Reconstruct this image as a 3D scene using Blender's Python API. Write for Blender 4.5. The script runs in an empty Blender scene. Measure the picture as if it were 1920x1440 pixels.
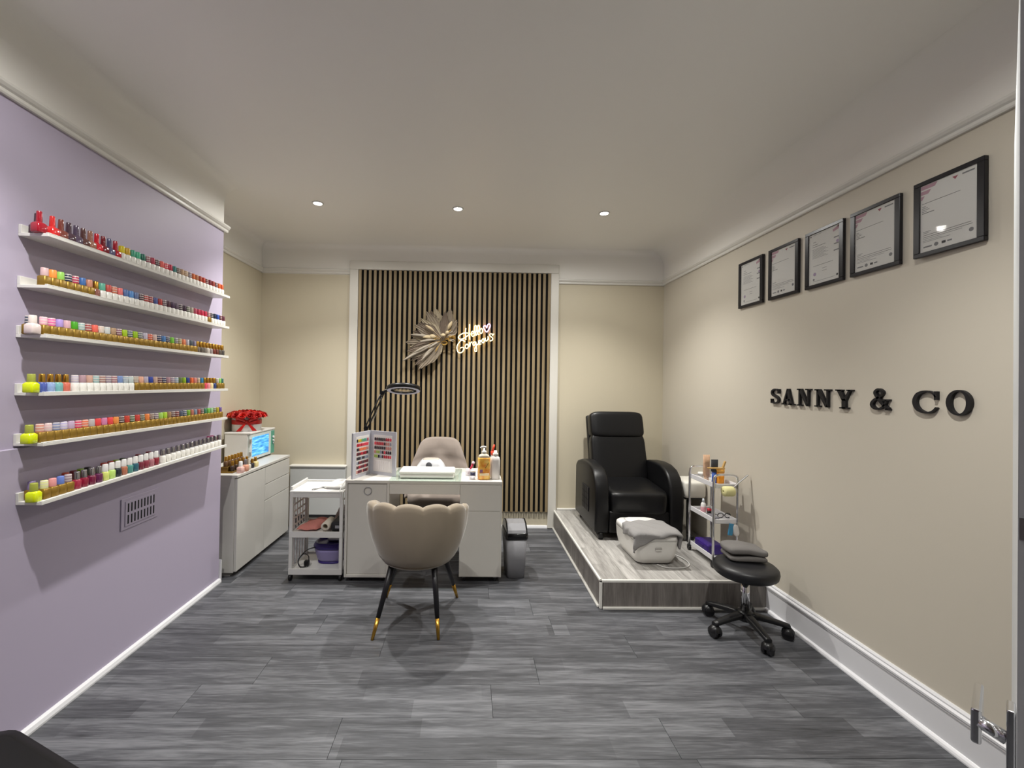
import bpy, bmesh, math, random
from mathutils import Vector, Matrix, Euler
R = math.radians
PI = math.pi
random.seed(7)
scn = bpy.context.scene
COL = scn.collection

# ------------------------------------------------------------------ camera
FPX, CXP, CYP = 814.686, 897.506, 713.576          # focal length and principal point for 1920x1440
cam_d = bpy.data.cameras.new('camera')
cam = bpy.data.objects.new('camera', cam_d)
COL.objects.link(cam)
cam_d.sensor_fit = 'HORIZONTAL'
cam_d.sensor_width = 36.0
cam_d.lens = FPX / 1920 * 36.0
cam_d.shift_x = (960 - CXP) / 1920
cam_d.shift_y = (CYP - 720) / 1920
cam_d.clip_start = 0.02
_r = Vector((0.99966055, -0.02072689, 0.01578527))
_u = Vector((-0.01596311, -0.0084428, 0.99983694))
_f = Vector((0.02059023, 0.99974953, 0.0087708))
cam.matrix_world = Matrix(((_r.x, _u.x, -_f.x, 0), (_r.y, _u.y, -_f.y, 0), (_r.z, _u.z, -_f.z, 1.4), (0, 0, 0, 1)))
scn.camera = cam

# ------------------------------------------------------------------ world, exposure
w = bpy.data.worlds.new('world'); scn.world = w
w.use_nodes = True
w.node_tree.nodes['Background'].inputs[0].default_value = (0.9, 0.92, 1, 1)
w.node_tree.nodes['Background'].inputs[1].default_value = 0.05
vs = scn.view_settings
vs.view_transform = 'Standard'; vs.look = 'None'; vs.gamma = 1.0; vs.use_curve_mapping = False
vs.exposure = 0.55
SPOT_W = 105.0                                        # power of one ceiling downlight
SPOT_ANGLE = R(112)
SPILL_W = 13.5                                       # the lamp's weak wide-angle spill
SPOT_COL = (1.0, 0.98, 0.93)
DOWNLIGHTS = [  # x, y, place, share of the power
              (-1.16, 3.27, 'far row, left, nearest the lilac wall corner', 1.0), (-0.11, 3.31, 'far row, middle, before the slatted panel', 1.0),
              (1.02, 3.33, 'far row, right, above the black recliner', 1.0), (-1.15, 1.18, 'near row, above the lilac wall shelves', 1.0),
              (-0.08, 1.2, 'near row, middle of the ceiling', 0.18), (1.02, 1.2, 'near row, above the framed certificates', 0.85)]

# ------------------------------------------------------------------ room measures (metres)
XL, XLU, XR, YB, YN, ZC = -1.718, -1.733, 1.912, 4.2645, -1.5, 2.74
XA, YC = -2.04, 3.06                                 # alcove wall, end of the lilac wall

# ------------------------------------------------------------------ helpers
def lin(c):
    return c / 12.92 if c <= 0.04045 else ((c + 0.055) / 1.055) ** 2.4
def hx(h):
    h = h.lstrip('#')
    return tuple(lin(int(h[i:i + 2], 16) / 255) for i in (0, 2, 4)) + (1.0,)
MATS = {}
def mat(name, col='#808080', rough=0.5, metal=0.0, spec=0.5, noise=0.0, nscale=40.0, bump=0.0, bscale=200.0, sheen=0.0,
        coat=0.0, trans=0.0, emit=None, estr=0.0, ior=1.45, alpha=1.0):
    if name in MATS: return MATS[name]
    m = bpy.data.materials.new(name); m.use_nodes = True
    nt = m.node_tree; b = nt.nodes['Principled BSDF']
    c = hx(col) if isinstance(col, str) else col
    b.inputs['Base Color'].default_value = c
    b.inputs['Roughness'].default_value = rough
    b.inputs['Metallic'].default_value = metal
    b.inputs['Specular IOR Level'].default_value = spec
    b.inputs['IOR'].default_value = ior
    b.inputs['Sheen Weight'].default_value = sheen
    b.inputs['Sheen Roughness'].default_value = 0.4
    b.inputs['Coat Weight'].default_value = coat
    b.inputs['Coat Roughness'].default_value = 0.1
    b.inputs['Transmission Weight'].default_value = trans
    b.inputs['Alpha'].default_value = alpha
    if emit is not None:
        b.inputs['Emission Color'].default_value = hx(emit) if isinstance(emit, str) else emit
        b.inputs['Emission Strength'].default_value = estr
    if noise or bump:
        tc = nt.nodes.new('ShaderNodeTexCoord')
    if noise:
        n = nt.nodes.new('ShaderNodeTexNoise'); n.inputs['Scale'].default_value = nscale; n.inputs['Detail'].default_value = 4
        nt.links.new(tc.outputs['Object'], n.inputs['Vector'])
        mx = nt.nodes.new('ShaderNodeMix'); mx.data_type = 'RGBA'
        mx.inputs['A'].default_value = tuple(v * (1 - noise) for v in c[:3]) + (1,)
        mx.inputs['B'].default_value = tuple(min(1, v * (1 + noise)) for v in c[:3]) + (1,)
        nt.links.new(n.outputs['Fac'], mx.inputs['Factor'])
        nt.links.new(mx.outputs['Result'], b.inputs['Base Color'])
    if bump:
        n2 = nt.nodes.new('ShaderNodeTexNoise'); n2.inputs['Scale'].default_value = bscale; n2.inputs['Detail'].default_value = 3
        nt.links.new(tc.outputs['Object'], n2.inputs['Vector'])
        bp = nt.nodes.new('ShaderNodeBump'); bp.inputs['Strength'].default_value = bump; bp.inputs['Distance'].default_value = 0.002
        nt.links.new(n2.outputs['Fac'], bp.inputs['Height'])
        nt.links.new(bp.outputs['Normal'], b.inputs['Normal'])
    MATS[name] = m
    return m

def tint_mat(name, rough, metal=0.0, stripes=False, coat=0.0):
    """takes its colour from the object's own colour; alpha < 1 marks a striped wrap"""
    m = bpy.data.materials.new(name); m.use_nodes = True
    nt = m.node_tree; b = nt.nodes['Principled BSDF']
    b.inputs['Roughness'].default_value = rough; b.inputs['Metallic'].default_value = metal; b.inputs['Coat Weight'].default_value = coat
    oi = nt.nodes.new('ShaderNodeObjectInfo')
    if not stripes:
        nt.links.new(oi.outputs['Color'], b.inputs['Base Color'])
    else:
        tc = nt.nodes.new('ShaderNodeTexCoord'); sp = nt.nodes.new('ShaderNodeSeparateXYZ')
        nt.links.new(tc.outputs['Object'], sp.inputs[0])
        mu = nt.nodes.new('ShaderNodeMath'); mu.operation = 'MULTIPLY'; mu.inputs[1].default_value = 95.0
        nt.links.new(sp.outputs['Z'], mu.inputs[0])
        fr = nt.nodes.new('ShaderNodeMath'); fr.operation = 'FRACT'; nt.links.new(mu.outputs[0], fr.inputs[0])
        gt = nt.nodes.new('ShaderNodeMath'); gt.operation = 'GREATER_THAN'; gt.inputs[1].default_value = 0.68
        nt.links.new(fr.outputs[0], gt.inputs[0])
        iv = nt.nodes.new('ShaderNodeMath'); iv.operation = 'SUBTRACT'; iv.inputs[0].default_value = 1.0
        nt.links.new(oi.outputs['Alpha'], iv.inputs[1])
        mm = nt.nodes.new('ShaderNodeMath'); mm.operation = 'MULTIPLY'
        nt.links.new(gt.outputs[0], mm.inputs[0]); nt.links.new(iv.outputs[0], mm.inputs[1])
        mx = nt.nodes.new('ShaderNodeMix'); mx.data_type = 'RGBA'
        nt.links.new(mm.outputs[0], mx.inputs['Factor']); nt.links.new(oi.outputs['Color'], mx.inputs['A'])
        mx.inputs['B'].default_value = hx('#d8cfc8')
        nt.links.new(mx.outputs['Result'], b.inputs['Base Color'])
    MATS[name] = m
    return m

class MB:
    """collects shapes into one mesh"""
    def __init__(s): s.bm = bmesh.new()
    def merge(s, t, M=None, mi=0):
        mp = {}
        for v in t.verts: mp[v] = s.bm.verts.new(M @ v.co if M else v.co)
        for f in t.faces:
            try:
                g = s.bm.faces.new([mp[v] for v in f.verts]); g.material_index = mi; g.smooth = f.smooth
            except ValueError: pass
        t.free()
        return s
    def box(s, c, d, bev=0.0, seg=2, M=None, mi=0):
        t = bmesh.new(); bmesh.ops.create_cube(t, size=1)
        for v in t.verts: v.co = Vector((v.co.x * d[0], v.co.y * d[1], v.co.z * d[2]))
        if bev:
            bmesh.ops.bevel(t, geom=list(t.edges), offset=min(bev, min(d) * 0.49), segments=seg, affect='EDGES', profile=0.5)
        T = Matrix.Translation(c)
        return s.merge(t, T @ M if M else T, mi)
    def span(s, lo, hi, bev=0.0, seg=2, mi=0):
        return s.box([(a + b) / 2 for a, b in zip(lo, hi)], [abs(b - a) for a, b in zip(lo, hi)], bev, seg, None, mi)
    def cyl(s, a, b, r, r2=None, n=16, mi=0, caps=True):
        a = Vector(a); b = Vector(b); r2 = r if r2 is None else r2
        d = (b - a); q = d.to_track_quat('Z', 'Y').to_matrix()
        A = [s.bm.verts.new(a + q @ Vector((r * math.cos(2 * PI * i / n), r * math.sin(2 * PI * i / n), 0))) for i in range(n)]
        B = [s.bm.verts.new(b + q @ Vector((r2 * math.cos(2 * PI * i / n), r2 * math.sin(2 * PI * i / n), 0))) for i in range(n)]
        for i in range(n):
            f = s.bm.faces.new((A[i], A[(i + 1) % n], B[(i + 1) % n], B[i])); f.material_index = mi; f.smooth = True
        if caps:
            f = s.bm.faces.new(A[::-1]); f.material_index = mi
            f = s.bm.faces.new(B); f.material_index = mi
        return s
    def tube(s, pts, r, n=8, closed=False, mi=0, caps=True):
        P = [Vector(p) for p in pts]; m = len(P); rings = []
        prev = None
        for i in range(m):
            if closed: d = P[(i + 1) % m] - P[i - 1]
            else: d = P[min(i + 1, m - 1)] - P[max(i - 1, 0)]
            if d.length < 1e-9: d = Vector((0, 0, 1))
            d.normalize()
            if prev is None:
                up = Vector((0, 0, 1)) if abs(d.z) < 0.9 else Vector((1, 0, 0))
                x = d.cross(up).normalized()
            else:
                x = (prev - d * prev.dot(d))
                x = x.normalized() if x.length > 1e-6 else d.orthogonal().normalized()
            prev = x; y = d.cross(x)
            rr = r[i] if isinstance(r, (list, tuple)) else r
            rings.append([s.bm.verts.new(P[i] + x * rr * math.cos(2 * PI * k / n) + y * rr * math.sin(2 * PI * k / n)) for k in range(n)])
        for i in range(m if closed else m - 1):
            A = rings[i]; B = rings[(i + 1) % m]
            for k in range(n):
                f = s.bm.faces.new((A[k], A[(k + 1) % n], B[(k + 1) % n], B[k])); f.smooth = True; f.material_index = mi
        if caps and not closed:
            for q in (rings[0][::-1], rings[-1]):
                f = s.bm.faces.new(q); f.material_index = mi
        return s
    def lathe(s, prof, c=(0, 0, 0), n=24, M=None, mi=0):
        c = Vector(c); rings = []
        for r, z in prof:
            if r < 1e-6:
                v = Vector((0, 0, z)); rings.append([s.bm.verts.new(c + (M @ v if M else v))])
            else:
                ring = []
                for k in range(n):
                    v = Vector((r * math.cos(2 * PI * k / n), r * math.sin(2 * PI * k / n), z))
                    ring.append(s.bm.verts.new(c + (M @ v if M else v)))
                rings.append(ring)
        for A, B in zip(rings, rings[1:]):
            for k in range(n):
                q = [A[k % len(A)], A[(k + 1) % len(A)], B[(k + 1) % len(B)], B[k % len(B)]]
                u = []
                for v in q:
                    if v not in u: u.append(v)
                if len(u) > 2:
                    try: f = s.bm.faces.new(u); f.smooth = True; f.material_index = mi
                    except ValueError: pass
        return s
    def loft(s, rings, c=(0, 0, 0), k=5, mi=0, smooth=True, cap=True):
        """rings: (z, half_x, half_y, corner_radius[, cx, cy]) rounded rectangles"""
        c = Vector(c); VR = []
        for g in rings:
            z, a, b, r = g[:4]; ox, oy = (g[4], g[5]) if len(g) > 4 else (0, 0)
            r = min(r, a, b); ring = []
            for qx, qy, a0 in ((1, 1, 0), (-1, 1, 90), (-1, -1, 180), (1, -1, 270)):
                for i in range(k + 1):
                    t = R(a0 + 90 * i / k)
                    ring.append(s.bm.verts.new(c + Vector((ox + qx * (a - r) + r * math.cos(t), oy + qy * (b - r) + r * math.sin(t), z))))
            VR.append(ring)
        n = len(VR[0])
        for A, B in zip(VR, VR[1:]):
            for i in range(n):
                f = s.bm.faces.new((A[i], A[(i + 1) % n], B[(i + 1) % n], B[i])); f.smooth = smooth; f.material_index = mi
        if cap:
            for q in (VR[0][::-1], VR[-1]):
                f = s.bm.faces.new(q); f.material_index = mi
        return s
    def prism(s, poly, fn, lo, hi, mi=0, smooth=False):
        """poly: 2-D points; fn(u, v, t) -> world point"""
        A = [s.bm.verts.new(fn(u, v, lo)) for u, v in poly]; B = [s.bm.verts.new(fn(u, v, hi)) for u, v in poly]
        n = len(poly)
        for i in range(n):
            f = s.bm.faces.new((A[i], A[(i + 1) % n], B[(i + 1) % n], B[i])); f.smooth = smooth; f.material_index = mi
        for q in (A[::-1], B):
            f = s.bm.faces.new(q); f.material_index = mi
        return s
    def grid(s, fn, nu, nv, closed_u=False, mi=0, smooth=True):
        V = [[s.bm.verts.new(fn(i / nu, j / nv)) for i in range(nu if closed_u else nu + 1)] for j in range(nv + 1)]
        n = len(V[0])
        for j in range(nv):
            for i in range(n if closed_u else n - 1):
                f = s.bm.faces.new((V[j][i], V[j][(i + 1) % n], V[j + 1][(i + 1) % n], V[j + 1][i])); f.smooth = smooth; f.material_index = mi
        return V
    def quad(s, pts, mi=0):
        f = s.bm.faces.new([s.bm.verts.new(p) for p in pts]); f.material_index = mi
        return s
    def mesh(s, name, mats, recalc=True):
        if recalc: bmesh.ops.recalc_face_normals(s.bm, faces=list(s.bm.faces))
        me = bpy.data.meshes.new(name); s.bm.to_mesh(me); s.bm.free()
        for m in (mats if isinstance(mats, (list, tuple)) else [mats]): me.materials.append(m)
        return me
    def obj(s, name, mats, parent=None, recalc=True, smooth=None, bevel=0, subsurf=0, loc=None, solid=0):
        me = s.mesh(name, mats, recalc)
        if smooth is not None:
            for p in me.polygons: p.use_smooth = smooth
        return link(name, me, parent, loc, bevel, subsurf, solid)

def link(name, me, parent=None, loc=None, bevel=0, subsurf=0, solid=0):
    o = bpy.data.objects.new(name, me); COL.objects.link(o)
    if parent: o.parent = parent
    if loc is not None: o.location = loc
    if solid:
        md = o.modifiers.new('thick', 'SOLIDIFY'); md.thickness = solid; md.offset = 0
    if bevel:
        md = o.modifiers.new('bevel', 'BEVEL'); md.width = bevel; md.segments = 2; md.limit_method = 'ANGLE'
    if subsurf:
        md = o.modifiers.new('smooth', 'SUBSURF'); md.levels = subsurf; md.render_levels = subsurf
    return o

def tag(o, label, cat=None, group=None, kind=None):
    o['label'] = label
    if cat: o['category'] = cat
    if group: o['group'] = group
    if kind: o['kind'] = kind
    return o
def thing(name, label, cat, loc=(0, 0, 0), rz=0.0, group=None):
    o = bpy.data.objects.new(name, None); COL.objects.link(o)
    o.empty_display_size = 0.1
    o.location = loc; o.rotation_euler = (0, 0, rz)
    return tag(o, label, cat, group)
def struct(name, mb, m, label, cat, **kw):
    return tag(mb.obj(name, m, **kw), label, cat, kind='structure')
def smoothpath(pts, n=6, closed=False):
    P = [Vector(p) for p in pts]; out = []; m = len(P)
    for i in range(m if closed else m - 1):
        p0 = P[(i - 1) % m] if closed or i > 0 else P[0]; p1 = P[i]; p2 = P[(i + 1) % m]
        p3 = P[(i + 2) % m] if closed or i + 2 < m else P[-1]
        for k in range(n):
            t = k / n
            out.append(0.5 * ((2 * p1) + (p2 - p0) * t + (2 * p0 - 5 * p1 + 4 * p2 - p3) * t * t + (-p0 + 3 * p1 - 3 * p2 + p3) * t ** 3))
    if not closed: out.append(P[-1])
    return out

# ------------------------------------------------------------------ materials
M_CEIL = mat('ceiling_paint', '#f3f1ec', 0.45, bump=0.03, bscale=60)
M_CREAM = mat('cream_paint', '#c8bfa9', 0.55, bump=0.05, bscale=90)
M_CREAM2 = mat('cream_paint_warm_grey', '#c6bfb1', 0.5, bump=0.05, bscale=90)
M_LILAC = mat('lilac_paint', '#b4abc0', 0.5, bump=0.04, bscale=90)
M_TRIM = mat('white_gloss_trim', '#dcdad4', 0.35)
M_SKIRT = mat('white_gloss_skirting', '#d9d9dc', 0.3)
M_WHITE = mat('white_laminate', '#c6c4bf', 0.38)
M_WPLAST = mat('white_plastic', '#d8d7d4', 0.35)
M_BLACKP = mat('black_plastic', '#141416', 0.35)
M_BLACKM = mat('black_metal', '#121214', 0.35, metal=0.3)
M_CHROME = mat('chrome', '#d8d8da', 0.12, metal=1.0)
M_STEEL = mat('brushed_steel', '#b8b8ba', 0.35, metal=1.0)
M_GOLD = mat('gold_metal', '#c79a45', 0.28, metal=1.0)
M_LEATH = mat('black_leather', '#0c0c0e', 0.38, spec=0.4, bump=0.12, bscale=160)
M_DARK = mat('dark_gap', '#15151a', 0.8)
def sheet_glass(name, tint, ior=1.45, rough=0.015):
    m = bpy.data.materials.new(name); m.use_nodes = True
    nt = m.node_tree; nt.nodes.remove(nt.nodes['Principled BSDF'])
    f = nt.nodes.new('ShaderNodeFresnel'); f.inputs['IOR'].default_value = ior
    t = nt.nodes.new('ShaderNodeBsdfTransparent'); t.inputs[0].default_value = hx(tint)
    g = nt.nodes.new('ShaderNodeBsdfGlossy'); g.inputs['Roughness'].default_value = rough
    x = nt.nodes.new('ShaderNodeMixShader')
    ge = nt.nodes.new('ShaderNodeNewGeometry'); iv = nt.nodes.new('ShaderNodeMath'); iv.operation = 'SUBTRACT'; iv.inputs[0].default_value = 1.0
    mu = nt.nodes.new('ShaderNodeMath'); mu.operation = 'MULTIPLY'      # only the outer face reflects
    nt.links.new(ge.outputs['Backfacing'], iv.inputs[1]); nt.links.new(iv.outputs[0], mu.inputs[0]); nt.links.new(f.outputs[0], mu.inputs[1])
    nt.links.new(mu.outputs[0], x.inputs[0]); nt.links.new(t.outputs[0], x.inputs[1]); nt.links.new(g.outputs[0], x.inputs[2])
    nt.links.new(x.outputs[0], nt.nodes['Material Output'].inputs['Surface'])
    MATS[name] = m
    return m
# ================================================================== THE ROOM
def plank_material(name, dark, light, tint):
    m = bpy.data.materials.new(name); m.use_nodes = True
    nt = m.node_tree; b = nt.nodes['Principled BSDF']; L = nt.links.new
    def N(t, **kw):
        n = nt.nodes.new(t)
        for k, v in kw.items(): setattr(n, k, v)
        return n
    def math2(op, a, bb):
        n = N('ShaderNodeMath', operation=op)
        for i, v in enumerate((a, bb)):
            if v is None: continue
            if isinstance(v, (int, float)): n.inputs[i].default_value = v
            else: L(v, n.inputs[i])
        return n.outputs[0]
    tc = N('ShaderNodeTexCoord'); oi = N('ShaderNodeObjectInfo')
    off = N('ShaderNodeVectorMath', operation='MULTIPLY_ADD')
    cv = N('ShaderNodeCombineXYZ')
    L(oi.outputs['Random'], cv.inputs[0]); L(oi.outputs['Random'], cv.inputs[1])
    off.inputs[1].default_value = (37.0, 91.0, 0.0)
    L(cv.outputs[0], off.inputs[0]); L(tc.outputs['Object'], off.inputs[2])
    sp = N('ShaderNodeSeparateXYZ'); L(tc.outputs['Object'], sp.inputs[0])
    # two printed strips per board, each with its own blocks along the length
    row = math2('GREATER_THAN', sp.outputs['Y'], 0.0)
    blk = math2('FLOOR', math2('ADD', math2('MULTIPLY', sp.outputs['X'], 1.9), math2('ADD', math2('MULTIPLY', row, 0.43), math2('MULTIPLY', oi.outputs['Random'], 3.0))), None)
    wn = N('ShaderNodeTexWhiteNoise', noise_dimensions='3D')
    c3 = N('ShaderNodeCombineXYZ'); L(blk, c3.inputs[0]); L(row, c3.inputs[1]); L(math2('MULTIPLY', oi.outputs['Random'], 100.0), c3.inputs[2])
    L(c3.outputs[0], wn.inputs['Vector'])
    # grain stretched along the board
    mp = N('ShaderNodeMapping'); mp.inputs['Scale'].default_value = (1.0, 11.0, 1.0); L(off.outputs[0], mp.inputs['Vector'])
    g1 = N('ShaderNodeTexNoise'); g1.inputs['Scale'].default_value = 2.2; g1.inputs['Detail'].default_value = 6; g1.inputs['Roughness'].default_value = 0.62
    g1.inputs['Distortion'].default_value = 0.5
    L(mp.outputs[0], g1.inputs['Vector'])
    mp2 = N('ShaderNodeMapping'); mp2.inputs['Scale'].default_value = (3.6, 55.0, 1.0); L(off.outputs[0], mp2.inputs['Vector'])
    g2 = N('ShaderNodeTexNoise'); g2.inputs['Scale'].default_value = 3.0; g2.inputs['Detail'].default_value = 3
    L(mp2.outputs[0], g2.inputs['Vector'])
    # knots
    mp3 = N('ShaderNodeMapping'); mp3.inputs['Scale'].default_value = (1.6, 5.0, 1.0); L(off.outputs[0], mp3.inputs['Vector'])
    vo = N('ShaderNodeTexVoronoi'); vo.inputs['Scale'].default_value = 1.3; L(mp3.outputs[0], vo.inputs['Vector'])
    kn = N('ShaderNodeMapRange'); kn.inputs['From Min'].default_value = 0.0; kn.inputs['From Max'].default_value = 0.12
    kn.inputs['To Min'].default_value = 0.6; kn.inputs['To Max'].default_value = 0.0; L(vo.outputs['Distance'], kn.inputs['Value'])
    v = math2('ADD', math2('MULTIPLY', g1.outputs['Fac'], 1.0), math2('MULTIPLY', g2.outputs['Fac'], 0.5))
    v = math2('ADD', v, math2('MULTIPLY', math2('SUBTRACT', wn.outputs['Value'], 0.5), 0.2))
    v = math2('SUBTRACT', v, math2('MULTIPLY', kn.outputs['Result'], 0.45))
    rp = N('ShaderNodeValToRGB'); L(v, rp.inputs['Fac'])
    e = rp.color_ramp.elements
    e[0].position = 0.42; e[0].color = hx(dark); e[1].position = 1.02; e[1].color = hx(light)
    x = e.new(0.7); x.color = hx(tint)
    L(rp.outputs['Color'], b.inputs['Base Color'])
    b.inputs['Roughness'].default_value = 0.46
    b.inputs['Specular IOR Level'].default_value = 0.4
    bp = N('ShaderNodeBump'); bp.inputs['Strength'].default_value = 0.12; bp.inputs['Distance'].default_value = 0.001
    L(g2.outputs['Fac'], bp.inputs['Height']); L(bp.outputs['Normal'], b.inputs['Normal'])
    MATS[name] = m
    return m
M_PLANK = plank_material('grey_oak_laminate', '#2c2d30', '#6d6e72', '#47484c')
M_PLANK2 = plank_material('pale_grey_laminate', '#6f6c69', '#b9b6b2', '#94918d')
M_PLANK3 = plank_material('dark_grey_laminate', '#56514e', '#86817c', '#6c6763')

floor = struct('floor', MB().span((XA - 0.1, YN, -0.06), (XR + 0.05, YB + 0.05, -0.008)), mat('floor_underlay', '#2c2c30', 0.8),
               'dark grey wood laminate floor of the treatment room', 'floor')
PW, PL = 0.202, 1.33
JOINT = {1.634: 0.822, 1.836: 0.12, 2.038: 0.35, 2.24: -0.44, 2.442: 0.5, 2.644: -0.92, 2.846: 0.15, 3.048: -0.3}
plank_meshes = {}
row = 0
yy = 1.634 - PW * 15
while yy < YB:
    key = min(JOINT, key=lambda q: abs(q - yy))
    j = JOINT[key] if abs(key - yy) < 0.05 else random.uniform(-0.6, 0.6)
    y0, y1 = max(yy, YN), min(yy + PW, YB)
    left = XA if y1 > YC + 0.02 else XL
    x = j - PL * 4
    while x < XR:
        a, b = max(x, left), min(x + PL, XR)
        if b - a > 0.02 and y1 - y0 > 0.02:
            key2 = (round(b - a, 3), round(y1 - y0, 3))
            if key2 not in plank_meshes:
                plank_meshes[key2] = MB().box((0, 0, 0), (b - a - 0.0012, y1 - y0 - 0.0012, 0.008), 0.0006, 1).mesh('plank', M_PLANK)
            link('plank', plank_meshes[key2], floor, ((a + b) / 2, (y0 + y1) / 2, -0.004))
        x += PL
    yy += PW; row += 1

# ceiling with its coves
ceil = struct('ceiling', MB().span((XA - 0.1, YN - 0.05, ZC), (XR + 0.1, YB + 0.05, ZC + 0.08)), M_CEIL, 'pale grey painted ceiling with soft coved edges', 'ceiling')
def cove(name, p0, p1, nrm, r):
    """quarter round between the ceiling and a wall; nrm points into the room"""
    mb = MB(); p0 = Vector(p0); nv = Vector(nrm); d = Vector(p1) - p0
    def fn(u, v):
        t = R(90 * v); return p0 + d * u + nv * (r - r * math.sin(t)) + Vector((0, 0, -(r - r * math.cos(t))))
    mb.grid(fn, 1, 12)
    return mb.obj(name, M_CEIL, ceil)
cove('cove', (XR, YN, ZC - 0.0005), (XR, YB, ZC - 0.0005), (-1, 0, 0), 0.16)
cove('cove', (XLU, YN, ZC - 0.0005), (XLU, YC, ZC - 0.0005), (1, 0, 0), 0.1)
cove('cove', (XA, YB, ZC - 0.0005), (XR, YB, ZC - 0.0005), (0, -1, 0), 0.06)
cove('cove', (XA, YC, ZC - 0.0005), (XA, YB, ZC - 0.0005), (1, 0, 0), 0.06)

# walls: colour below the picture rail, white frieze above
def wall(name, lo, hi, m, label, zr):
    """box wall split at the picture rail height zr (the frieze is a part of it)"""
    o = struct(name, MB().span(lo, (hi[0], hi[1], zr)), m, label, 'wall')
    MB().span((lo[0], lo[1], zr), hi).obj('frieze', M_CEIL, o)
    return o
T = 0.12
wl = wall('wall_left', (XLU - T - 0.2, YN, 0), (XLU, YC, ZC), M_LILAC, 'lilac painted wall carrying the polish shelves', 2.45)
MB().span((XLU, YN, 0), (XL, YC, 1.128), 0.002, 1).obj('dado_panel', M_LILAC, wl)
wall('wall_alcove', (XA - T, YC, 0), (XA, YB + T, ZC), M_CREAM, 'cream alcove wall behind the white sideboard', 2.48)
wall('wall_back', (XA, YB, 0), (XR, YB + T, ZC), M_CREAM, 'cream back wall behind the slatted panel', 2.45)
wall('wall_right', (XR, YN, 0), (XR + T, YB + T, ZC), M_CREAM2, 'warm cream wall with certificates and lettering', 2.43)
wall('wall_front', (XLU - 0.3, YN - T, 0), (XR + T, YN, ZC), mat('taupe_paint', '#857c6e', 0.6), 'taupe wall behind the camera position', 2.43)

def rail(name, p0, p1, nrm, zb, label, end0=0.0, end1=0.0):
    mb = MB(); p0 = Vector((p0[0], p0[1], zb)); p1 = Vector((p1[0], p1[1], zb)); nv = Vector((nrm[0], nrm[1], 0))
    d = (p1 - p0).normalized(); p0 = p0 - d * end0; p1 = p1 + d * end1; L = p1 - p0
    pr = [(0, 0), (0.012, 0.0), (0.016, 0.006), (0.016, 0.018), (0.024, 0.024), (0.031, 0.034), (0.031, 0.044), (0.02, 0.05), (0, 0.05)]
    mb.prism(pr, lambda u, v, t: p0 + L * t + nv * u + Vector((0, 0, v)), 0, 1)
    return struct(name, mb, M_TRIM, label, 'picture rail')
rail('trim_1', (XLU, YN), (XLU, YC), (1, 0), 2.437, 'white moulded picture rail along the lilac wall', 0, 0.03)
rail('trim_2', (XR, YN), (XR, YB), (-1, 0), 2.408, 'white moulded picture rail above the certificates')
rail('trim_3', (XA, YB), (-1.18, YB), (0, -1), 2.455, 'white picture rail on the back wall left of the panel')
rail('trim_4', (0.858, YB), (XR, YB), (0, -1), 2.402, 'white picture rail on the back wall right of the panel')
rail('trim_5', (XA, YC), (XA, YB), (1, 0), 2.455, 'white picture rail inside the left alcove')

def skirt(name, p0, p1, nrm, pr, label, z=0.0):
    mb = MB(); p0 = Vector((p0[0], p0[1], z)); p1 = Vector((p1[0], p1[1], z)); nv = Vector((nrm[0], nrm[1], 0)); L = p1 - p0
    mb.prism(pr, lambda u, v, t: p0 + L * t + nv * u + Vector((0, 0, v)), 0, 1)
    return struct(name, mb, M_SKIRT, label, 'skirting')
PR_R = [(0, 0), (0.03, 0), (0.03, 0.006), (0.026, 0.014), (0.016, 0.018), (0.013, 0.02), (0.013, 0.135), (0.016, 0.138), (0.014, 0.142),
        (0.02, 0.15), (0.02, 0.158), (0.012, 0.166), (0.012, 0.172), (0.006, 0.18), (0, 0.18)]
skirt('baseboard_right', (XR, YN), (XR, 2.725), (-1, 0), PR_R, 'tall white moulded skirting board along the right wall')
PR_B = [(0, 0), (0.02, 0), (0.02, 0.008), (0.014, 0.022), (0.006, 0.028), (0, 0.028)]
skirt('baseboard_left', (XL, YN), (XL, YC), (1, 0), PR_B, 'thin white beading along the foot of the lilac wall')
skirt('baseboard_column', (XL + 0.012, YC), (XA, YC), (0, 1), [(0, 0), (0.014, 0), (0.014, 0.15), (0, 0.16)], 'white skirting board on the alcove return')
skirt('baseboard_back', (-1.1, YB), (0.78, YB), (0, -1), PR_B, 'thin white beading below the slatted panel')

# white architrave round the slatted panel
fr = MB()
fr.span((-1.182, YB - 0.028, 0.004), (-1.098, YB, 2.5), 0.004, 1).span((0.782, YB - 0.028, 0.004), (0.862, YB, 2.5), 0.004, 1)
fr.span((-1.182, YB - 0.028, 2.5), (0.862, YB, 2.585), 0.004, 1)
struct('trim_6', fr, mat('white_architrave', '#d6d3cb', 0.4), 'wide white architrave framing the slatted wood panel', 'architrave')

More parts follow.
